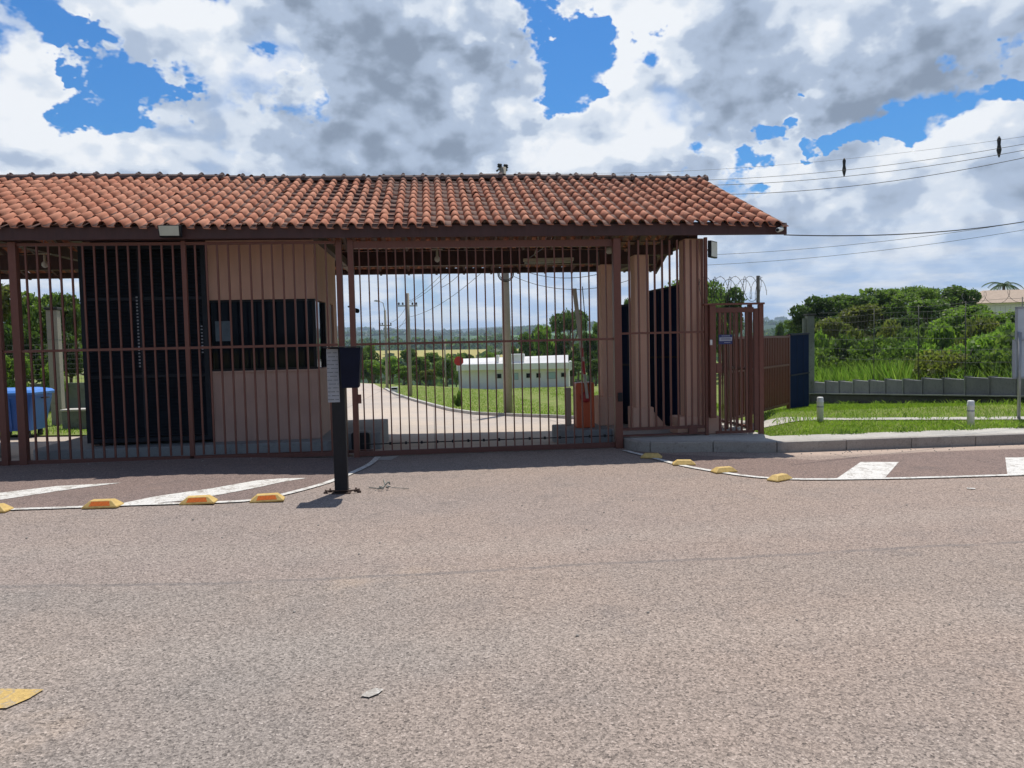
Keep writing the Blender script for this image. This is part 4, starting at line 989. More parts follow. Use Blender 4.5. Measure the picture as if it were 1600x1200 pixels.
for x in (-.66,.66): MB().tube([(x-.05,-.1,.85),(x+.03,-.1,.85),(x+.03,.1,.85),(x-.05,.1,.85)],.014,6).build('handle',M['black'],du)
p=empty('concrete_post',(-9.5,20.4,h(-9.5,20.4))); tag(p,'pale square concrete post with dark cap rising behind the blue container','post')
bevel(MB().prismz([(-.13,-.11),(.13,-.11),(.13,.11),(-.13,.11)],0,2.95).build('shaft',M['pole_conc'],p),.015); bevel(MB().box(-.16,-.14,2.952,.16,.14,3.02).build('cap',M['stone_dark'],p),.01)
MB().box(-.134,-.112,2.2,.134,.112,2.215).build('joint_band',M['old_conc'],p)
p=empty('concrete_box',(-8.55,19.3,h(-8.5,19.3))); tag(p,'low grey concrete meter box on the grass left of the louvres','box')
bevel(MB().box(-.28,-.2,0,.35,.2,.46).build('body',M['old_conc'],p),.01); bevel(MB().box(-.31,-.23,.462,.38,.23,.51).build('cap',M['sidewalk'],p),.01)
lw=empty('garden_wall',(0,0,0)); tag(lw,'long low grey green concrete wall behind the blue container','wall')
x=-26.
k=0
while x<-8.2:
    zb=h(x,26)-.1; bevel(MB().box(x+.06,25.9,zb,x+1.94,26.0,.62).build('panel',M['old_conc'],lw),.01)
    bevel(MB().box(x-.06,25.86,zb,x+.058,26.04,.70).build('pier',M['pole_conc'],lw),.01); x+=2.; k+=1
wf2=empty('wire_fence',(0,0,0)); tag(wf2,'thin wire mesh fence on top of the low wall at the left','fence')
for x in np.arange(-26,-8,2.): MB().tube([(x,25.95,.6),(x,25.95,1.9)],.02,6).build('post',M['fencewire'],wf2)
mb=MB()
for z in np.arange(.75,1.95,.16): mb.tube([(-26,25.95,z),(-8.2,25.95,z)],.005,3)
for x in np.arange(-20,-8.2,.17): mb.tube([(x,25.95,.6),(x,25.95,1.85)],.0045,3)
mb.build('mesh_wires',M['fencewire'],wf2)
# ------------------------------------------------------------------ poles and wires
def upole(name,x,y,zt,r0,r1,label,arms=()):
    zb=h(x,min(y,60)); e=empty(name,(x,y,zb)); tag(e,label,'utility pole','concrete utility poles')
    MB().tube([(0,0,-.3),(0,0,(zt-zb)*.5),(0,0,zt-zb)],[r0,(r0+r1)/2,r1],14).build('pole',M['pole_conc'],e)
    for z,w_,rot in arms:
        o=MB(); o.obox((-w_/2*math.cos(rot),-w_/2*math.sin(rot),z-zb),(w_/2*math.cos(rot),w_/2*math.sin(rot),z-zb),.06,.06); o.build('cross_arm',M['old_conc'],e)
        o=MB()
        for s in (-.9,-.5,.5,.9):
            q=(s*w_/2*math.cos(rot),s*w_/2*math.sin(rot),z-zb+.05); o.lathe(q,[(.03,0),(.06,.03),(.035,.06),(.055,.09),(.02,.13)],8)
        o.build('insulators',M['wire'],e)
    return e
P1=upole('utility_pole',2.33,23.9,7.05,.15,.10,'thick concrete utility pole in the middle of the gate view, rising behind the roof',((6.98,.30,.4),))
MB().tube([(.17*math.cos(a)*1.1,.17*math.sin(a)*1.1-.0,4.55-h(2.33,23.9)+.18*0) for a in np.linspace(0,2*math.pi,17)],.012,6,False).build('band',M['wire'],P1)
mb=MB(); pts=[(.24*math.cos(a),-.19,3.75-h(2.33,23.9)+.24*math.sin(a)) for a in np.linspace(0,2*math.pi,25)]; mb.tube(pts,.022,6,False); pts=[(.20*math.cos(a),-.22,3.75-h(2.33,23.9)+.20*math.sin(a)) for a in np.linspace(0,2*math.pi,25)]; mb.tube(pts,.014,6,False)
mb.build('cable_coil',M['wire'],P1)
MB().tube([(-.2,0,7.60),(-.1,0,7.68),(.02,0,7.64)],.03,6).build('fuse',M['wire'],P1)
upole('utility_pole',-1.2,39.48,4.25,.12,.09,'slim concrete utility pole with cross arm standing on the lawn edge',((3.6,1.0,.2),))
upole('utility_pole',-3.0,50.3,3.9,.10,.07,'farthest thin utility pole, with a street lamp arm, by the end of the driveway',((2.9,.8,.3),))
sl_=empty('street_lamp',(-3.0,50.3,2.6)); tag(sl_,'small street lamp on a thin bracket of the farthest pole','street lamp')
sl_.location=(-3.0,50.3,3.4); MB().tube([(0,0,.4),(-.1,0,.95),(-.35,0,1.1)],.03,6).build('bracket_arm',M['galv'],sl_); MB().lathe((-.5,0,1.05),[(.04,0),(.2,.03),(.16,.10),(.04,.13)],10).build('lamp_head',M['greymetal'],sl_)
upole('utility_pole',1.0,62,2.0,.06,.05,'short thin pale pole between the trees left of the white building')
def wire(a,b,sag,rad,label,n=24):
    a=Vector(a);b=Vector(b); pts=[a.lerp(b,t)-Vector((0,0,sag*4*t*(1-t))) for t in np.linspace(0,1,n)]
    o=MB().tube(pts,rad,5).build('overhead_wire',M['wire']); tag(o,label,'wire','overhead wires'); return pts
top=Vector((2.33,23.9,7.3))
W1=[('uppermost thin overhead wire of the bundle at the upper right',805,269,1680,201,.0035,.35),
    ('second overhead wire from the top of the bundle at the upper right',806,272,1690,208,.006,.55),
    ('third overhead wire down, just above the lowest of the bundle',807,274,1690,217,.007,.62),
    ('lowest overhead wire of the upper right bundle with the spacers',808,276,1690,226,.008,.80)]
for lb,x0,y0,x1,y1,rd,sag in W1: wire(tuple(spot(x0,y0,23.9)),tuple(spot(x1,y1,21.5)),sag,rd,lb)
W2=[('thick overhead cable leaving the right end of the fascia',1225,367,1690,329,.008,.15,11.2,17.),
    ('upper of the two thin wires below the thick cable',1060,400,1690,331,.004,.15,16,18.),
    ('lower of the two thin wires below the thick cable',1060,416,1690,343,.004,.15,16,18.)]
for lb,x0,y0,x1,y1,rd,sag,f0,f1 in W2: wire(tuple(spot(x0,y0,f0)),tuple(spot(x1,y1,f1)),sag,rd,lb)
for k,(x0,y0,f0,x1,y1,f1) in enumerate([(790,300,24,641,470,41),(796,320,24,637,474,41),(800,380,24,641,495,41),(780,330,24,690,449,30),(641,468,41,604,503,51),(637,492,41,600,521,51),(805,418,24,1000,405,20),(641,500,41,560,523,80),(803,432,24,1010,428,20)]):
    lb=['upper wire from the thick pole to the slim pole','second wire from the thick pole to the slim pole','lowest wire from the thick pole to the slim pole','short steep wire left of the thick pole','upper wire between the slim pole and the farthest pole','lower wire between the slim pole and the farthest pole','wire running right from the thick pole under the roof','faint wire left of the farthest pole','lower wire running right from the thick pole'][k]
    wire(tuple(spot(x0,y0,f0)),tuple(spot(x1,y1,f1)),.4,.009 if k<8 else .008,lb)
def spacer(x,y0,y1,f,label):
    a=Vector(spot(x,y0,f)); b=Vector(spot(x,y1,f)); o=MB(); o.tube([b,b.lerp(a,.12),b.lerp(a,.35),b.lerp(a,.6),b.lerp(a,.85),a],[.012,.03,.055,.035,.045,.015],8); o=o.build('cable_spacer',M['wire']); tag(o,label,'cable spacer','spacers clipped on the overhead wires')
spacer(1319,247,276,22.5,'dark cable spacer hanging on the wires nearer the roof'); spacer(1561,213,246,21.9,'dark cable spacer hanging on the wires nearer the right edge')
# ------------------------------------------------------------------ white building
A=spot(716,590,59.5); B=spot(889,590,58.6); wb=empty('white_building',(A.x,A.y,0)); tag(wb,'low white building with small dark windows beyond the lawn','building')
u=Vector((B.x-A.x,B.y-A.y)); L=u.length; wb.rotation_euler=(0,0,math.atan2(u.y,u.x))
MB().box(0,.3,-3.5,L-.02,4.,-.5).build('wall',M['whitewall'],wb)
bevel(MB().box(-.1,-.2,-.499,L,.5,.02).build('fascia',M['whitewall'],wb),.05)
MB().add([(-.1,.1,.025),(L-.05,.1,.025),(L-.05,.75,.56),(-.1,.75,.42),(-.1,.9,-.4),(L-.05,.9,-.4)],[(0,1,2,3),(0,3,4),(1,5,2),(3,2,5,4)]).build('roof',M['whitewall'],wb)
bevel(MB().box(L*.42,.2,.05,L*.60,.8,.72).build('parapet',M['whitewall'],wb),.04)
bevel(MB().box(L*.34,.2,.05,L*.37,.8,.66).build('parapet',M['whitewall'],wb),.02)
bevel(MB().box(L+.001,-.25,-.62,L+.22,.6,.12).build('gutter_end',M['whiteroof'],wb),.08,3)
for t,z,w_,hh,mm in ((.37,-1.12,.28,.30,'glass'),(.635,-1.12,.28,.30,'glass'),(.725,-1.12,.28,.30,'glass'),(.95,-1.10,.32,.28,'glass'),(.525,-1.25,.26,.46,'bl'),(.84,-1.22,.62,.46,'bl')):
    m_=M['glass'] if mm=='glass' else M['palepane']
    wi=MB().box(L*t-w_/2-.03,.265,z-.03,L*t+w_/2+.03,.299,z+hh+.03).build('window',M['greymetal'] if mm!='glass' else M['old_conc'],wb); MB().box(L*t-w_/2,.25,z,L*t+w_/2,.264,z+hh).build('pane',m_,wi)
# red octagonal sign
rd=empty('red_sign',(1.0,29.5,-.86)); tag(rd,'small red octagonal sign on a thin post at the lawn edge','sign')
MB().tube([(0,0,0),(0,0,1.95)],.02,8).build('post',M['galv'],rd)
mb=MB(); vs=[(.19*math.cos(R_(22.5+45*k)),y,1.8+.19*math.sin(R_(22.5+45*k))) for y in (-.03,-.022) for k in range(8)]
mb.add(vs,[tuple(range(7,-1,-1)),tuple(range(8,16))]+[(k,(k+1)%8,8+(k+1)%8,8+k) for k in range(8)]); mb.build('plate',M['redpaint'],rd)
c_b=empty('utility_cabinet',(-2.25,44.5,h(-2.25,44.5))); tag(c_b,'tiny white cabinet with dark glazed front by the driveway bend','cabinet')
bevel(MB().box(-.2,-.15,0,.2,.15,.34).build('body',M['white'],c_b),.02); MB().box(-.16,-.155,.2,.16,-.151,.3).build('pane',M['glass'],c_b)
# house on the right hill
hs=empty('hill_house',(0,0,0)); c=spot(1562,480,62); hs.location=(c.x+.6,c.y,c.z-1.45); hs.rotation_euler=(0,0,R_(-12)); tag(hs,'pale house with faded hipped tile roof among the trees on the hill','house')
MB().box(-2.4,0,-1.,5,5,1.75).build('wall',M['whitewall'],hs)
MB().add([(-2.8,-.4,1.751),(5.4,-.4,1.751),(5.4,5.4,1.751),(-2.8,5.4,1.751),(-.4,2.5,2.75),(3,2.5,2.75)],[(0,1,5,4),(1,2,5),(2,3,4,5),(3,0,4),(0,3,2,1)]).build('roof',M['beige_roof'],hs)
# ------------------------------------------------------------------ plants
def leaves(name,blobs_,n,size,m,parent,seed=0,aspect=1.6,flat=0.,hollow=.55):
    rg=np.random.default_rng(seed); vol=np.array([b[3]*b[4]*b[5] for b in blobs_])**.67; cnt=(vol/vol.sum()*n).astype(int)+1
    C=[];SH=[]
    for b,k in zip(blobs_,cnt):
        d=rg.normal(size=(k,3)); d/=np.linalg.norm(d,axis=1)[:,None]
        rad=(hollow+(1-hollow)*rg.random(k))**.8*(1+.16*rg.normal(size=k)*(rg.random(k)<.3))
        C.append(np.array(b[:3])+d*rad[:,None]*np.array(b[3:6])); SH.append(np.full(k,rg.uniform(-.25,.25)))
    C=np.concatenate(C); SH=np.concatenate(SH); k=len(C)
    a=rg.normal(size=(k,3)); a/=np.linalg.norm(a,axis=1)[:,None]
    a[:,2]*=(1-flat)
    b=rg.normal(size=(k,3)); b-= (b*a).sum(1)[:,None]*a/np.maximum(1e-6,(a*a).sum(1))[:,None]; b/=np.linalg.norm(b,axis=1)[:,None]
    s=size*(.6+.8*rg.random(k))
    A=a*s[:,None]*.5*aspect; Bv=b*s[:,None]*.5
    nrm=np.cross(a,b)*s[:,None]*.12
    V=np.stack([C-A,C+Bv+nrm,C+A,C-Bv+nrm],1).reshape(-1,3)
    me=bpy.data.meshes.new(name); me.vertices.add(4*k); me.vertices.foreach_set('co',V.ravel().astype(np.float32))
    me.loops.add(4*k); me.loops.foreach_set('vertex_index',np.arange(4*k,dtype=np.int32)); me.polygons.add(k)
    me.polygons.foreach_set('loop_start',np.arange(0,4*k,4,dtype=np.int32)); me.polygons.foreach_set('loop_total',np.full(k,4,dtype=np.int32)); me.update()
    at=me.attributes.new('leaf','FLOAT','FACE'); at.data.foreach_set('value',np.clip(.5+SH+.3*rg.normal(size=k),0,1).astype(np.float32))
    me.materials.append(m); o=bpy.data.objects.new(name,me); COL.objects.link(o); o.parent=parent; return o
def tree_proto(H,Wd,m,seed,n=2600,size=.16,trunk=.35,style='round'):
    rg=random.Random(seed); e=empty('tree'); bl=[]; tr=MB(); limbs=[]
    th=H*trunk
    for k in range(15 if style!='umbrella' else 16):
        a=rg.uniform(0,2*math.pi); rr_=Wd/2*math.sqrt(rg.random())*.78
        if style=='umbrella': z=H*(.80+.12*rg.random())-(rr_/(Wd/2))**2*H*.12
        elif style=='cone': t=rg.random(); z=th+(H-th)*t*.92; rr_=Wd/2*(1-t)*.8*rg.random()
        else: z=th+(H-th)*(.15+.72*rg.random()); rr_*= math.sqrt(max(.1,1-((z-th)/(H-th)*1.05-.35)**2*1.3))
        b=Wd*rg.uniform(.12,.23); bz=b*(.55 if style=='umbrella' else .8)
        bl.append((rr_*math.cos(a),rr_*math.sin(a),z,b,b,bz)); limbs.append((rr_*math.cos(a),rr_*math.sin(a),z))
    r0=max(.05,H*.028); lean=rg.uniform(-.06,.06)*H
    tr.tube([(0,0,-.4),(lean*.3,0,th*.5),(lean*.6,lean*.3,th),(lean*.8,lean*.3,H*.72)],[r0*1.2,r0,r0*.8,r0*.3],8)
    for lx,ly,lz in limbs[:9]:
        s=Vector((lean*.6,lean*.3,th*rg.uniform(.8,1.2))); q=Vector((lx,ly,lz)); mid=s.lerp(q,.5)+Vector((0,0,-.04*H)); tr.tube([s,mid,q],[r0*.5,r0*.3,r0*.1],5)
    tr.build('trunk',M['bark'],e); leaves('crown',bl,n,size,m,e,seed)
    return e
def shrub_proto(m,seed,n=4200,size=.062,spiky=False):
    rg=random.Random(seed); e=empty('shrub'); bl=[]
    for k in range(9):
        a=rg.uniform(0,6.28); r_=rg.uniform(0,.62); b=rg.uniform(.22,.42); bl.append((r_*math.cos(a),r_*math.sin(a),rg.uniform(.2,.78)*(1-.3*r_),b,b,b*.75))
    leaves('foliage',bl,n,size,m,e,seed,2.4 if spiky else 1.5)
    st=MB()
    for k in range(5):
        a=rg.uniform(0,6.28); st.tube([(0,0,-.2),(.2*math.cos(a),.2*math.sin(a),.35),(.4*math.cos(a),.4*math.sin(a),.7)],[.03,.02,.008],5)
    st.build('stems',M['bark'],e); return e
TP={}
TP['rb']=[tree_proto(4,3,M['leaf_bright'],11,5600,.12),tree_proto(4,3.2,M['leaf_bright'],12,5600,.12)]
TP['rm']=[tree_proto(4,3,M['leaf_mid'],21,6000,.12),tree_proto(4,3.4,M['leaf_mid'],22,6000,.12)]
TP['rd']=[tree_proto(4,3,M['leaf_dark'],31,6400,.12),tree_proto(4,3.2,M['leaf_dark'],32,6400,.12)]
TP['um']=[tree_proto(4,3.6,M['leaf_mid'],41,5600,.10,.6,'umbrella'),tree_proto(4,3.8,M['leaf_dark'],42,5600,.10,.6,'umbrella')]
TP['ol']=[tree_proto(4,3,M['leaf_olive'],51,5600,.12)]
SPR={'b':[shrub_proto(M['leaf_bright'],61),shrub_proto(M['leaf_bright'],62)],'m':[shrub_proto(M['leaf_mid'],63),shrub_proto(M['leaf_mid'],64)],
     'd':[shrub_proto(M['leaf_dark'],65)],'o':[shrub_proto(M['leaf_olive'],66),shrub_proto(M['leaf_olive'],67)]}
used=set(); prng=random.Random(9)
def take(lst):
    p=prng.choice(lst)
    if id(p) not in used: used.add(id(p)); return p
    return copy_tree(p)
def ground_z(X,Y): return far(X,Y) if Y>60 else h(X,Y)
def plant(kind,x,f,ytop,wpx,label,cat='tree',group=None,name=None):
    if group==GS:
        while spot(x,560,f).x-.66*wpx/1190*f<11.05: f+=.25
    g=spot(x,560,f); z=ground_z(g.x,g.y); zt=spot(x,ytop,f).z; H=max(.3,zt-z); W_=wpx/1190*f
    if kind in TP:
        o=take(TP[kind]); o.scale=(W_/3.1,W_/3.1,H/4.0)
    else:
        o=take(SPR[kind]); o.scale=(W_/1.7,W_/1.7,H/1.0)
    o.location=(g.x,g.y,z-.03); o.rotation_euler=(0,0,prng.uniform(0,6.28)); o.name=name or ('tree' if kind in TP else 'shrub')
    tag(o,label,cat,group); return o
GS='shrubs on the slope behind the block wall'
GA='trees beyond the gate'
A_=[('rm',560,72,548,34,'green tree partly behind the centre gate post'),('rb',584,66,559,40,'bright green tree at the left end of the driveway bend'),('rb',612,70,556,38,'bright tree just left of the slim utility pole'),
 ('rm',575,84,539,36,'taller mid green tree behind the bright one near the gate post'),('rb',630,62,571,34,'low bright tree behind the slim utility pole'),('rm',655,64,558,36,'mid green tree right of the slim utility pole'),
 ('rm',676,68,552,38,'rounded green tree behind the thin pale pole'),('rm',698,66,559,34,'mid green tree left of the white building'),('rm',712,78,553,34,'green tree touching the left corner of the white building'),
 ('rm',640,90,547,44,'broad green tree rising behind the slim pole'),('ol',668,60,577,26,'small reddish olive tree beside the thin pale pole'),
 ('rd',735,92,553,36,'dark tree behind the left end of the white building roof'),('rm',765,95,551,38,'green tree behind the white roof left of the thick pole'),
 ('rm',822,88,522,40,'green tree behind the raised white parapet'),('rb',850,80,507,42,'round yellow green tree above the white building'),('rd',838,96,517,40,'dark tree behind the round yellow green one'),
 ('rd',873,82,521,40,'dark green tree left of the umbrella shaped tree'),('um',893,76,477,52,'tall umbrella crowned tree standing above the barrier arm'),('rd',903,70,535,50,'dark bushy tree below the umbrella crowned tree'),
 ('rd',925,66,520,44,'dark tree between the umbrella tree and the far pink column'),('rm',938,78,505,40,'green tree against the left edge of the far pink column'),('rd',890,62,565,40,'very dark low tree at the right end of the white building'),
 ('rd',930,58,560,44,'very dark low tree beside the orange barrier'),('rm',800,90,543,40,'green tree directly behind the thick utility pole'),
 ('rm',983,60,470,26,'tree crown peeping over the lower navy panel'),('um',1078,48,428,80,'tall loose crowned tree behind the nearest pink column'),('rd',1130,50,452,66,'dark feathery tree seen through the razor wire coil'),
 ('rm',1105,44,470,60,'lower green tree behind the pedestrian gate'),('rd',1140,60,478,50,'dark tree low behind the right part of the pedestrian gate')]
for a in A_: plant(*a,group=GA)
GL='trees at the left behind the low wall'
for a in [('ol',-20,33,448,90,'olive topped tree at the very left edge'),('um',38,36,455,60,'thin flat topped tree just right of the thick railing post'),('rm',72,34,458,62,'large tree directly above the blue container'),('rm',108,33,464,56,'yellow green tree touching the louvre panel'),
  ('rd',10,30,510,60,'dark lower tree behind the left railing posts'),('rd',52,31,515,56,'dark low tree left of the concrete post'),('rd',110,30,520,50,'dark low tree right of the concrete post'),('rb',20,28.5,552,36,'bright shrubby tree just over the low wall'),('rb',80,28.2,556,30,'small bright tree behind the concrete post'),
  ('rd',-60,40,465,110,'broad dark tree beyond the left edge'),('rd',135,36,500,60,'dark tree mostly behind the louvre panel')]: plant(*a,group=GL)
GH='trees on the hill at the right'
for a in [('rd',1262,47,478,56,'dark tree at the left foot of the hill'),('rd',1290,48,464,66,'spreading dark tree left on the hill crest'),('um',1335,50,455,84,'wide flat crowned tree on the hill crest'),('rm',1385,50,451,80,'broad green tree at the middle of the crest'),
  ('um',1430,52,442,56,'tallest tree of the hill crest, standing clear above the rest'),('rd',1470,54,449,70,'dark rounded tree right of the tallest one'),('rd',1500,54,455,50,'dark tree just left of the hill house'),
  ('ol',1345,38,478,80,'reddish olive tree in the middle of the hill'),('rd',1400,36,494,70,'dark shadowy tree below the crest'),('ol',1305,36,498,60,'olive tree on the left slope'),('rm',1450,40,470,80,'green tree below the tallest one'),
  ('rb',1500,38,470,80,'bright green tree in front of the hill house'),('rb',1560,36,484,90,'bright green tree below the hill house roof'),('rm',1620,36,482,90,'green tree at the far right edge behind the sign'),('rd',1270,38,500,40,'dark tree behind the weathered concrete post'),
  ('rm',1240,70,500,30,'small distant tree left of the weathered concrete post'),('rd',1215,90,505,22,'tiny distant tree beyond the lower brown fence')]: plant(*a,group=GH)
# shrubs on the slope (each on its own spot)
GS='shrubs on the slope behind the block wall'
desc={'b':'bright green','m':'mid green','d':'dark','o':'yellowish olive'}
S_=[('b',1285,25,560,60),('m',1320,26,545,90),('b',1300,22,578,80),('m',1375,24,520,110),('m',1410,22,533,90),('o',1460,21,535,110),('b',1440,26,512,90),('d',1350,30,505,90),('d',1400,28,512,80),('m',1290,30,525,70),
 ('b',1330,23,572,70),('d',1395,19,560,90),('o',1500,19,535,120),('b',1490,24,505,110),('b',1540,25,495,110),('m',1580,22,512,110),('d',1560,18,540,90),('m',1620,19,520,110),('b',1520,16.5,560,80),('o',1450,17.5,565,90),('m',1340,20,585,60),
 ('d',1275,33,510,60),('b',1310,33,497,70),('o',1540,30,486,90),('b',1590,28,478,110),('m',1430,32,490,90),('b',1470,31,482,90),('o',1370,33,488,80),('d',1520,21,530,70),('b',1270,27,540,40)]
pos_words={}
for k,(kd,x,f,yt,wp) in enumerate(S_):
    where=('by the concrete post' if x<1300 else 'left on the slope' if x<1380 else 'mid slope' if x<1450 else 'right of mid slope' if x<1530 else 'near the roadside sign')
    dep='against the block wall' if f<20 else 'slightly uphill' if f<25 else 'halfway uphill' if f<30 else 'high near the trees'
    key=(kd,where,dep); pos_words[key]=pos_words.get(key,0)+1
    sz=('rounded ','second, slightly taller ','third ')[pos_words[key]-1]
    plant(kd,x,f,yt,wp,f'{sz}{desc[kd]} shrub {where}, {dep}','shrub',GS)
# young plant by the red sign
yp=plant('b',715,29.3,604,20,'thin young tree with pale tips beside the red sign','tree'); yp.name='sapling'
# palm
def palm(loc,H,label):
    e=empty('palm_tree',loc); tag(e,label,'palm'); MB().tube([(0,0,-1),(.05,0,H*.5),(0,0,H)],[.16,.12,.1],8).build('trunk',M['bark'],e)
    mb=MB(); rg=random.Random(4)
    for k in range(16):
        a=k/16*6.283+rg.uniform(-.15,.15); up=rg.uniform(.2,1.0); pts=[]
        for i in range(7):
            t=i/6; r_=1.5*t; z=H+up*1.1*t-1.5*t*t*(1.1-.4*up); pts.append(Vector((math.cos(a)*r_,math.sin(a)*r_,z)))
        mb.tube(pts,[.03]*6+[.01],4)
        sd=Vector((-math.sin(a),math.cos(a),0))
        for i in range(1,7):
            for q in (0,.33,.66):
                p=pts[i-1].lerp(pts[i],q); d=(pts[i]-pts[i-1]).normalized()
                for s in (-1,1): 
                    tip=p+sd*s*.34*(1-.4*i/6)+d*.15+Vector((0,0,-.12)); mb.add([p,p+d*.06,tip],[(0,1,2)])
    o=mb.build('fronds',M['leaf_mid'],e); at=o.data.attributes.new('leaf','FLOAT','FACE'); return e
c=spot(1568,466,72); palm((c.x,c.y,c.z-2.0),3.05,'palm tree rising behind the hill house roof')
# grass blades and tall grass
def blades(name,pts,hmin,hmax,wd,m,seed,lab=None,parent=None,lean=.5):
    rg=np.random.default_rng(seed); k=len(pts); P=np.array(pts); a=rg.random(k)*6.283; hh=hmin+(hmax-hmin)*rg.random(k); ln=rg.normal(size=(k,2))*lean*hh[:,None]
    w_=np.stack([np.cos(a),np.sin(a),np.zeros(k)],1)*wd*.5
    tip=P+np.concatenate([ln,hh[:,None]],1); mid=P+np.concatenate([ln*.35,hh[:,None]*.6],1)
    V=np.stack([P-w_,P+w_,mid+w_*.7,tip,mid-w_*.7],1).reshape(-1,3)
    me=bpy.data.meshes.new(name); me.vertices.add(5*k); me.vertices.foreach_set('co',V.ravel().astype(np.float32)); me.loops.add(5*k); me.loops.foreach_set('vertex_index',np.arange(5*k,dtype=np.int32))
    me.polygons.add(k); me.polygons.foreach_set('loop_start',np.arange(0,5*k,5,dtype=np.int32)); me.polygons.foreach_set('loop_total',np.full(k,5,dtype=np.int32)); me.update()
    at=me.attributes.new('leaf','FLOAT','FACE'); at.data.foreach_set('value',rg.random(k).astype(np.float32)); me.materials.append(m); o=bpy.data.objects.new(name,me); COL.objects.link(o); o['kind']='stuff'
    if lab: o['label']=lab; o['category']='grass'
    return o
rg=random.Random(8); pts=[]
def inpoly(x,y,poly):
    c=False; j=len(poly)-1
    for i in range(len(poly)):
        if (poly[i][1]>y)!=(poly[j][1]>y) and x<(poly[j][0]-poly[i][0])*(y-poly[i][1])/(poly[j][1]-poly[i][1])+poly[i][0]: c=not c
        j=i
    return c
V1=[(4.96,10.66),(14,10.60),(14,11.1),(9.42,11.24),(6.5,11.83),(4.96,12.15)]
V2=[(5.55,12.75),(6.6,12.1),(9.67,11.6),(12,11.3),(10.75,13.6),(10.35,20.2),(8.6,16.8),(7.0,14.5)]
V3=[(4.96,12.3),(5.5,12.8),(7.0,14.5),(8.5,17.0),(10.2,20.4),(4.8,20.4),(4.8,13.7),(5.0,13.5)]
for poly,nn in ((V1,16000),(V2,22000),(V3,5000)):
    xs=[p[0] for p in poly]; ys=[p[1] for p in poly]; c=0
    while c<nn:
        x=rg.uniform(min(xs),max(xs)); y=rg.uniform(min(ys),max(ys))
        if inpoly(x,y,poly): pts.append((x,y,h(x,y)-.005)); c+=1
blades('short_grass',pts,.02,.06,.008,M['grassblade'],3,'short bright lawn grass on the right verge')
pts=[]
LW=[(4.8,20.2),(3.46,22.05),(2.08,23.4),(1.39,24.3),(.67,26.8),(-.59,34),(-1.9,41.5),(-2.9,50),(-3.4,57),(9,57),(8.8,20.2)]
c=0
while c<22000:
    x=rg.uniform(-3,10); y=20.2+(57-20.2)*rg.random()**1.9
    if inpoly(x,y,LW): pts.append((x,y,h(x,y)+.02)); c+=1
for k in range(7000):
    x=rg.uniform(-13,-5.5); y=17.6+8*rg.random(); pts.append((x,y,h(x,y)+.02))
blades('meadow_grass',pts,.03,.09,.02,M['grassblade'],4,'mown meadow grass beyond the driveway')
pts=[]
for k in range(26000):
    f=15+16*rg.random()**1.3; x=rg.uniform(1266,1680); g=spot(x,560,f)
    if g.x<11.15: continue
    pts.append((g.x,g.y,h(g.x,g.y)-.02))
blades('tall_grass',pts,.25,.85,.035,M['reed'],5,'tall wild grass on the slope behind the block wall',lean=.28)
pts=[]
for k in range(9000):
    f=16+9*rg.random(); x=rg.uniform(1262,1420); g=spot(x,560,f)
    if g.x<11.15: continue
    pts.append((g.x,g.y,h(g.x,g.y)-.02))
blades('tall_grass',pts,.5,1.25,.04,M['reed'],15,'bright tall grass low on the slope beside the concrete post',lean=.2)
pts=[]
for k in range(5200):
    t=rg.random(); s_=rg.random()
    if s_<.45: q0=Vector((10.5,20.)).lerp(Vector((10.82,11.6)),t); q0.x-=abs(rg.gauss(0,.10))
    elif s_<.75: q0=Vector((4.95,10.66)).lerp(Vector((13,10.60)),t); q0.y-=abs(rg.gauss(0,.035))
    elif s_<.9: q0=Vector((5.6,12.1)).lerp(Vector((9.7,11.5)),t); q0.y+=rg.gauss(0,.12)
    else: q0=Vector((4.95,11.)).lerp(Vector((4.95,12.1)),t); q0.x+=rg.gauss(0,.03)
    if math.sin(q0.x*7+q0.y*5)+rg.gauss(0,.5)<.2: continue
    pts.append((q0.x,q0.y,h(q0.x,q0.y)-.01))
blades('edge_weeds',pts,.05,.14,.014,M['reed'],16,'ragged weeds along the wall foot and pavement edges',lean=.6)
mb=MB()
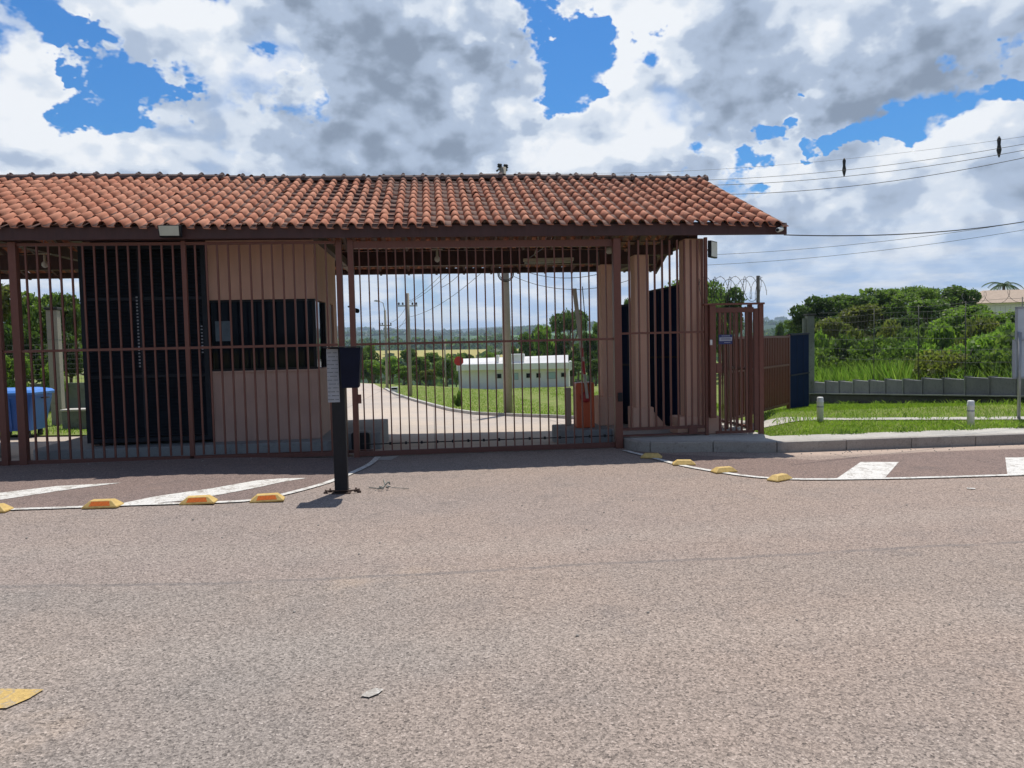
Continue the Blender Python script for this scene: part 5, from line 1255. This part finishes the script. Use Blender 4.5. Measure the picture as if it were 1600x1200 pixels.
for k in range(170):
    s_=rg.random()
    if s_<.5: x,y=rg.uniform(4.4,12),9.93-abs(rg.gauss(0,.12))
    elif s_<.75: x,y=rg.uniform(-5.5,2.6),rg.uniform(9.9,11.0)
    else: x,y=rg.uniform(-3.5,6),rg.uniform(3,9)
    r_=rg.uniform(.005,.013); z_=h(x,y) if y<10.2 else .07*sm(-1,-3.2,x)
    mb.lathe((x,y,z_),[(r_*.8,0),(r_,r_*.5),(r_*.5,r_)],5,False)
tag(mb.build('loose_gravel',M['kerb']),'loose grit and pebbles along the kerb and on the asphalt','gravel',kind='stuff')
# far woods: one mass
bl=[]; rg2=random.Random(12)
for k in range(420):
    th=rg2.uniform(-.30,.62); r_=rg2.choice([rg2.uniform(645,760),rg2.uniform(300,385),rg2.uniform(860,1000),rg2.uniform(150,260)])
    if r_<400 and th<.12 and rg2.random()<.5: continue
    X,Y=r_*math.sin(th),r_*math.cos(th); s=rg2.uniform(4,9)*(1 if r_>500 else .55); bl.append((X,Y,far(X,Y)+s*.6,s*1.2,s*1.2,s*.9))
fw=leaves('far_woods',bl,30000,2.2,M['leaf_dark'],None,77); tag(fw,'dark belts of woodland across the distant fields','woods',kind='stuff')
bl=[]
for k in range(500):
    th=rg2.uniform(-.30,.62); r_=rg2.uniform(1550,3300); X,Y=r_*math.sin(th),r_*math.cos(th); s=rg2.uniform(5,10); bl.append((X,Y,far(X,Y)+s*.4,s*2.2,s*1.6,s*.8))
fw=leaves('distant_woods',bl,26000,8,M['leaf_dark'],None,78); tag(fw,'bluish woodland on the farthest ridges','woods',kind='stuff')
# ------------------------------------------------------------------ haze
hz=MB().box(-9300,-9300,-40,9300,9300,112).build('haze',None)
hm=bpy.data.materials.new('haze_air'); hm.use_nodes=True; t=hm.node_tree; t.nodes.clear()
ou=t.nodes.new('ShaderNodeOutputMaterial'); pv=t.nodes.new('ShaderNodeVolumePrincipled'); pv.inputs['Color'].default_value=(.62,.78,1,1); pv.inputs['Density'].default_value=.00020; pv.inputs['Anisotropy'].default_value=.2
t.links.new(pv.outputs[0],ou.inputs['Volume']); hz.data.materials.append(hm); hz['kind']='stuff'
bpy.context.view_layer.update()
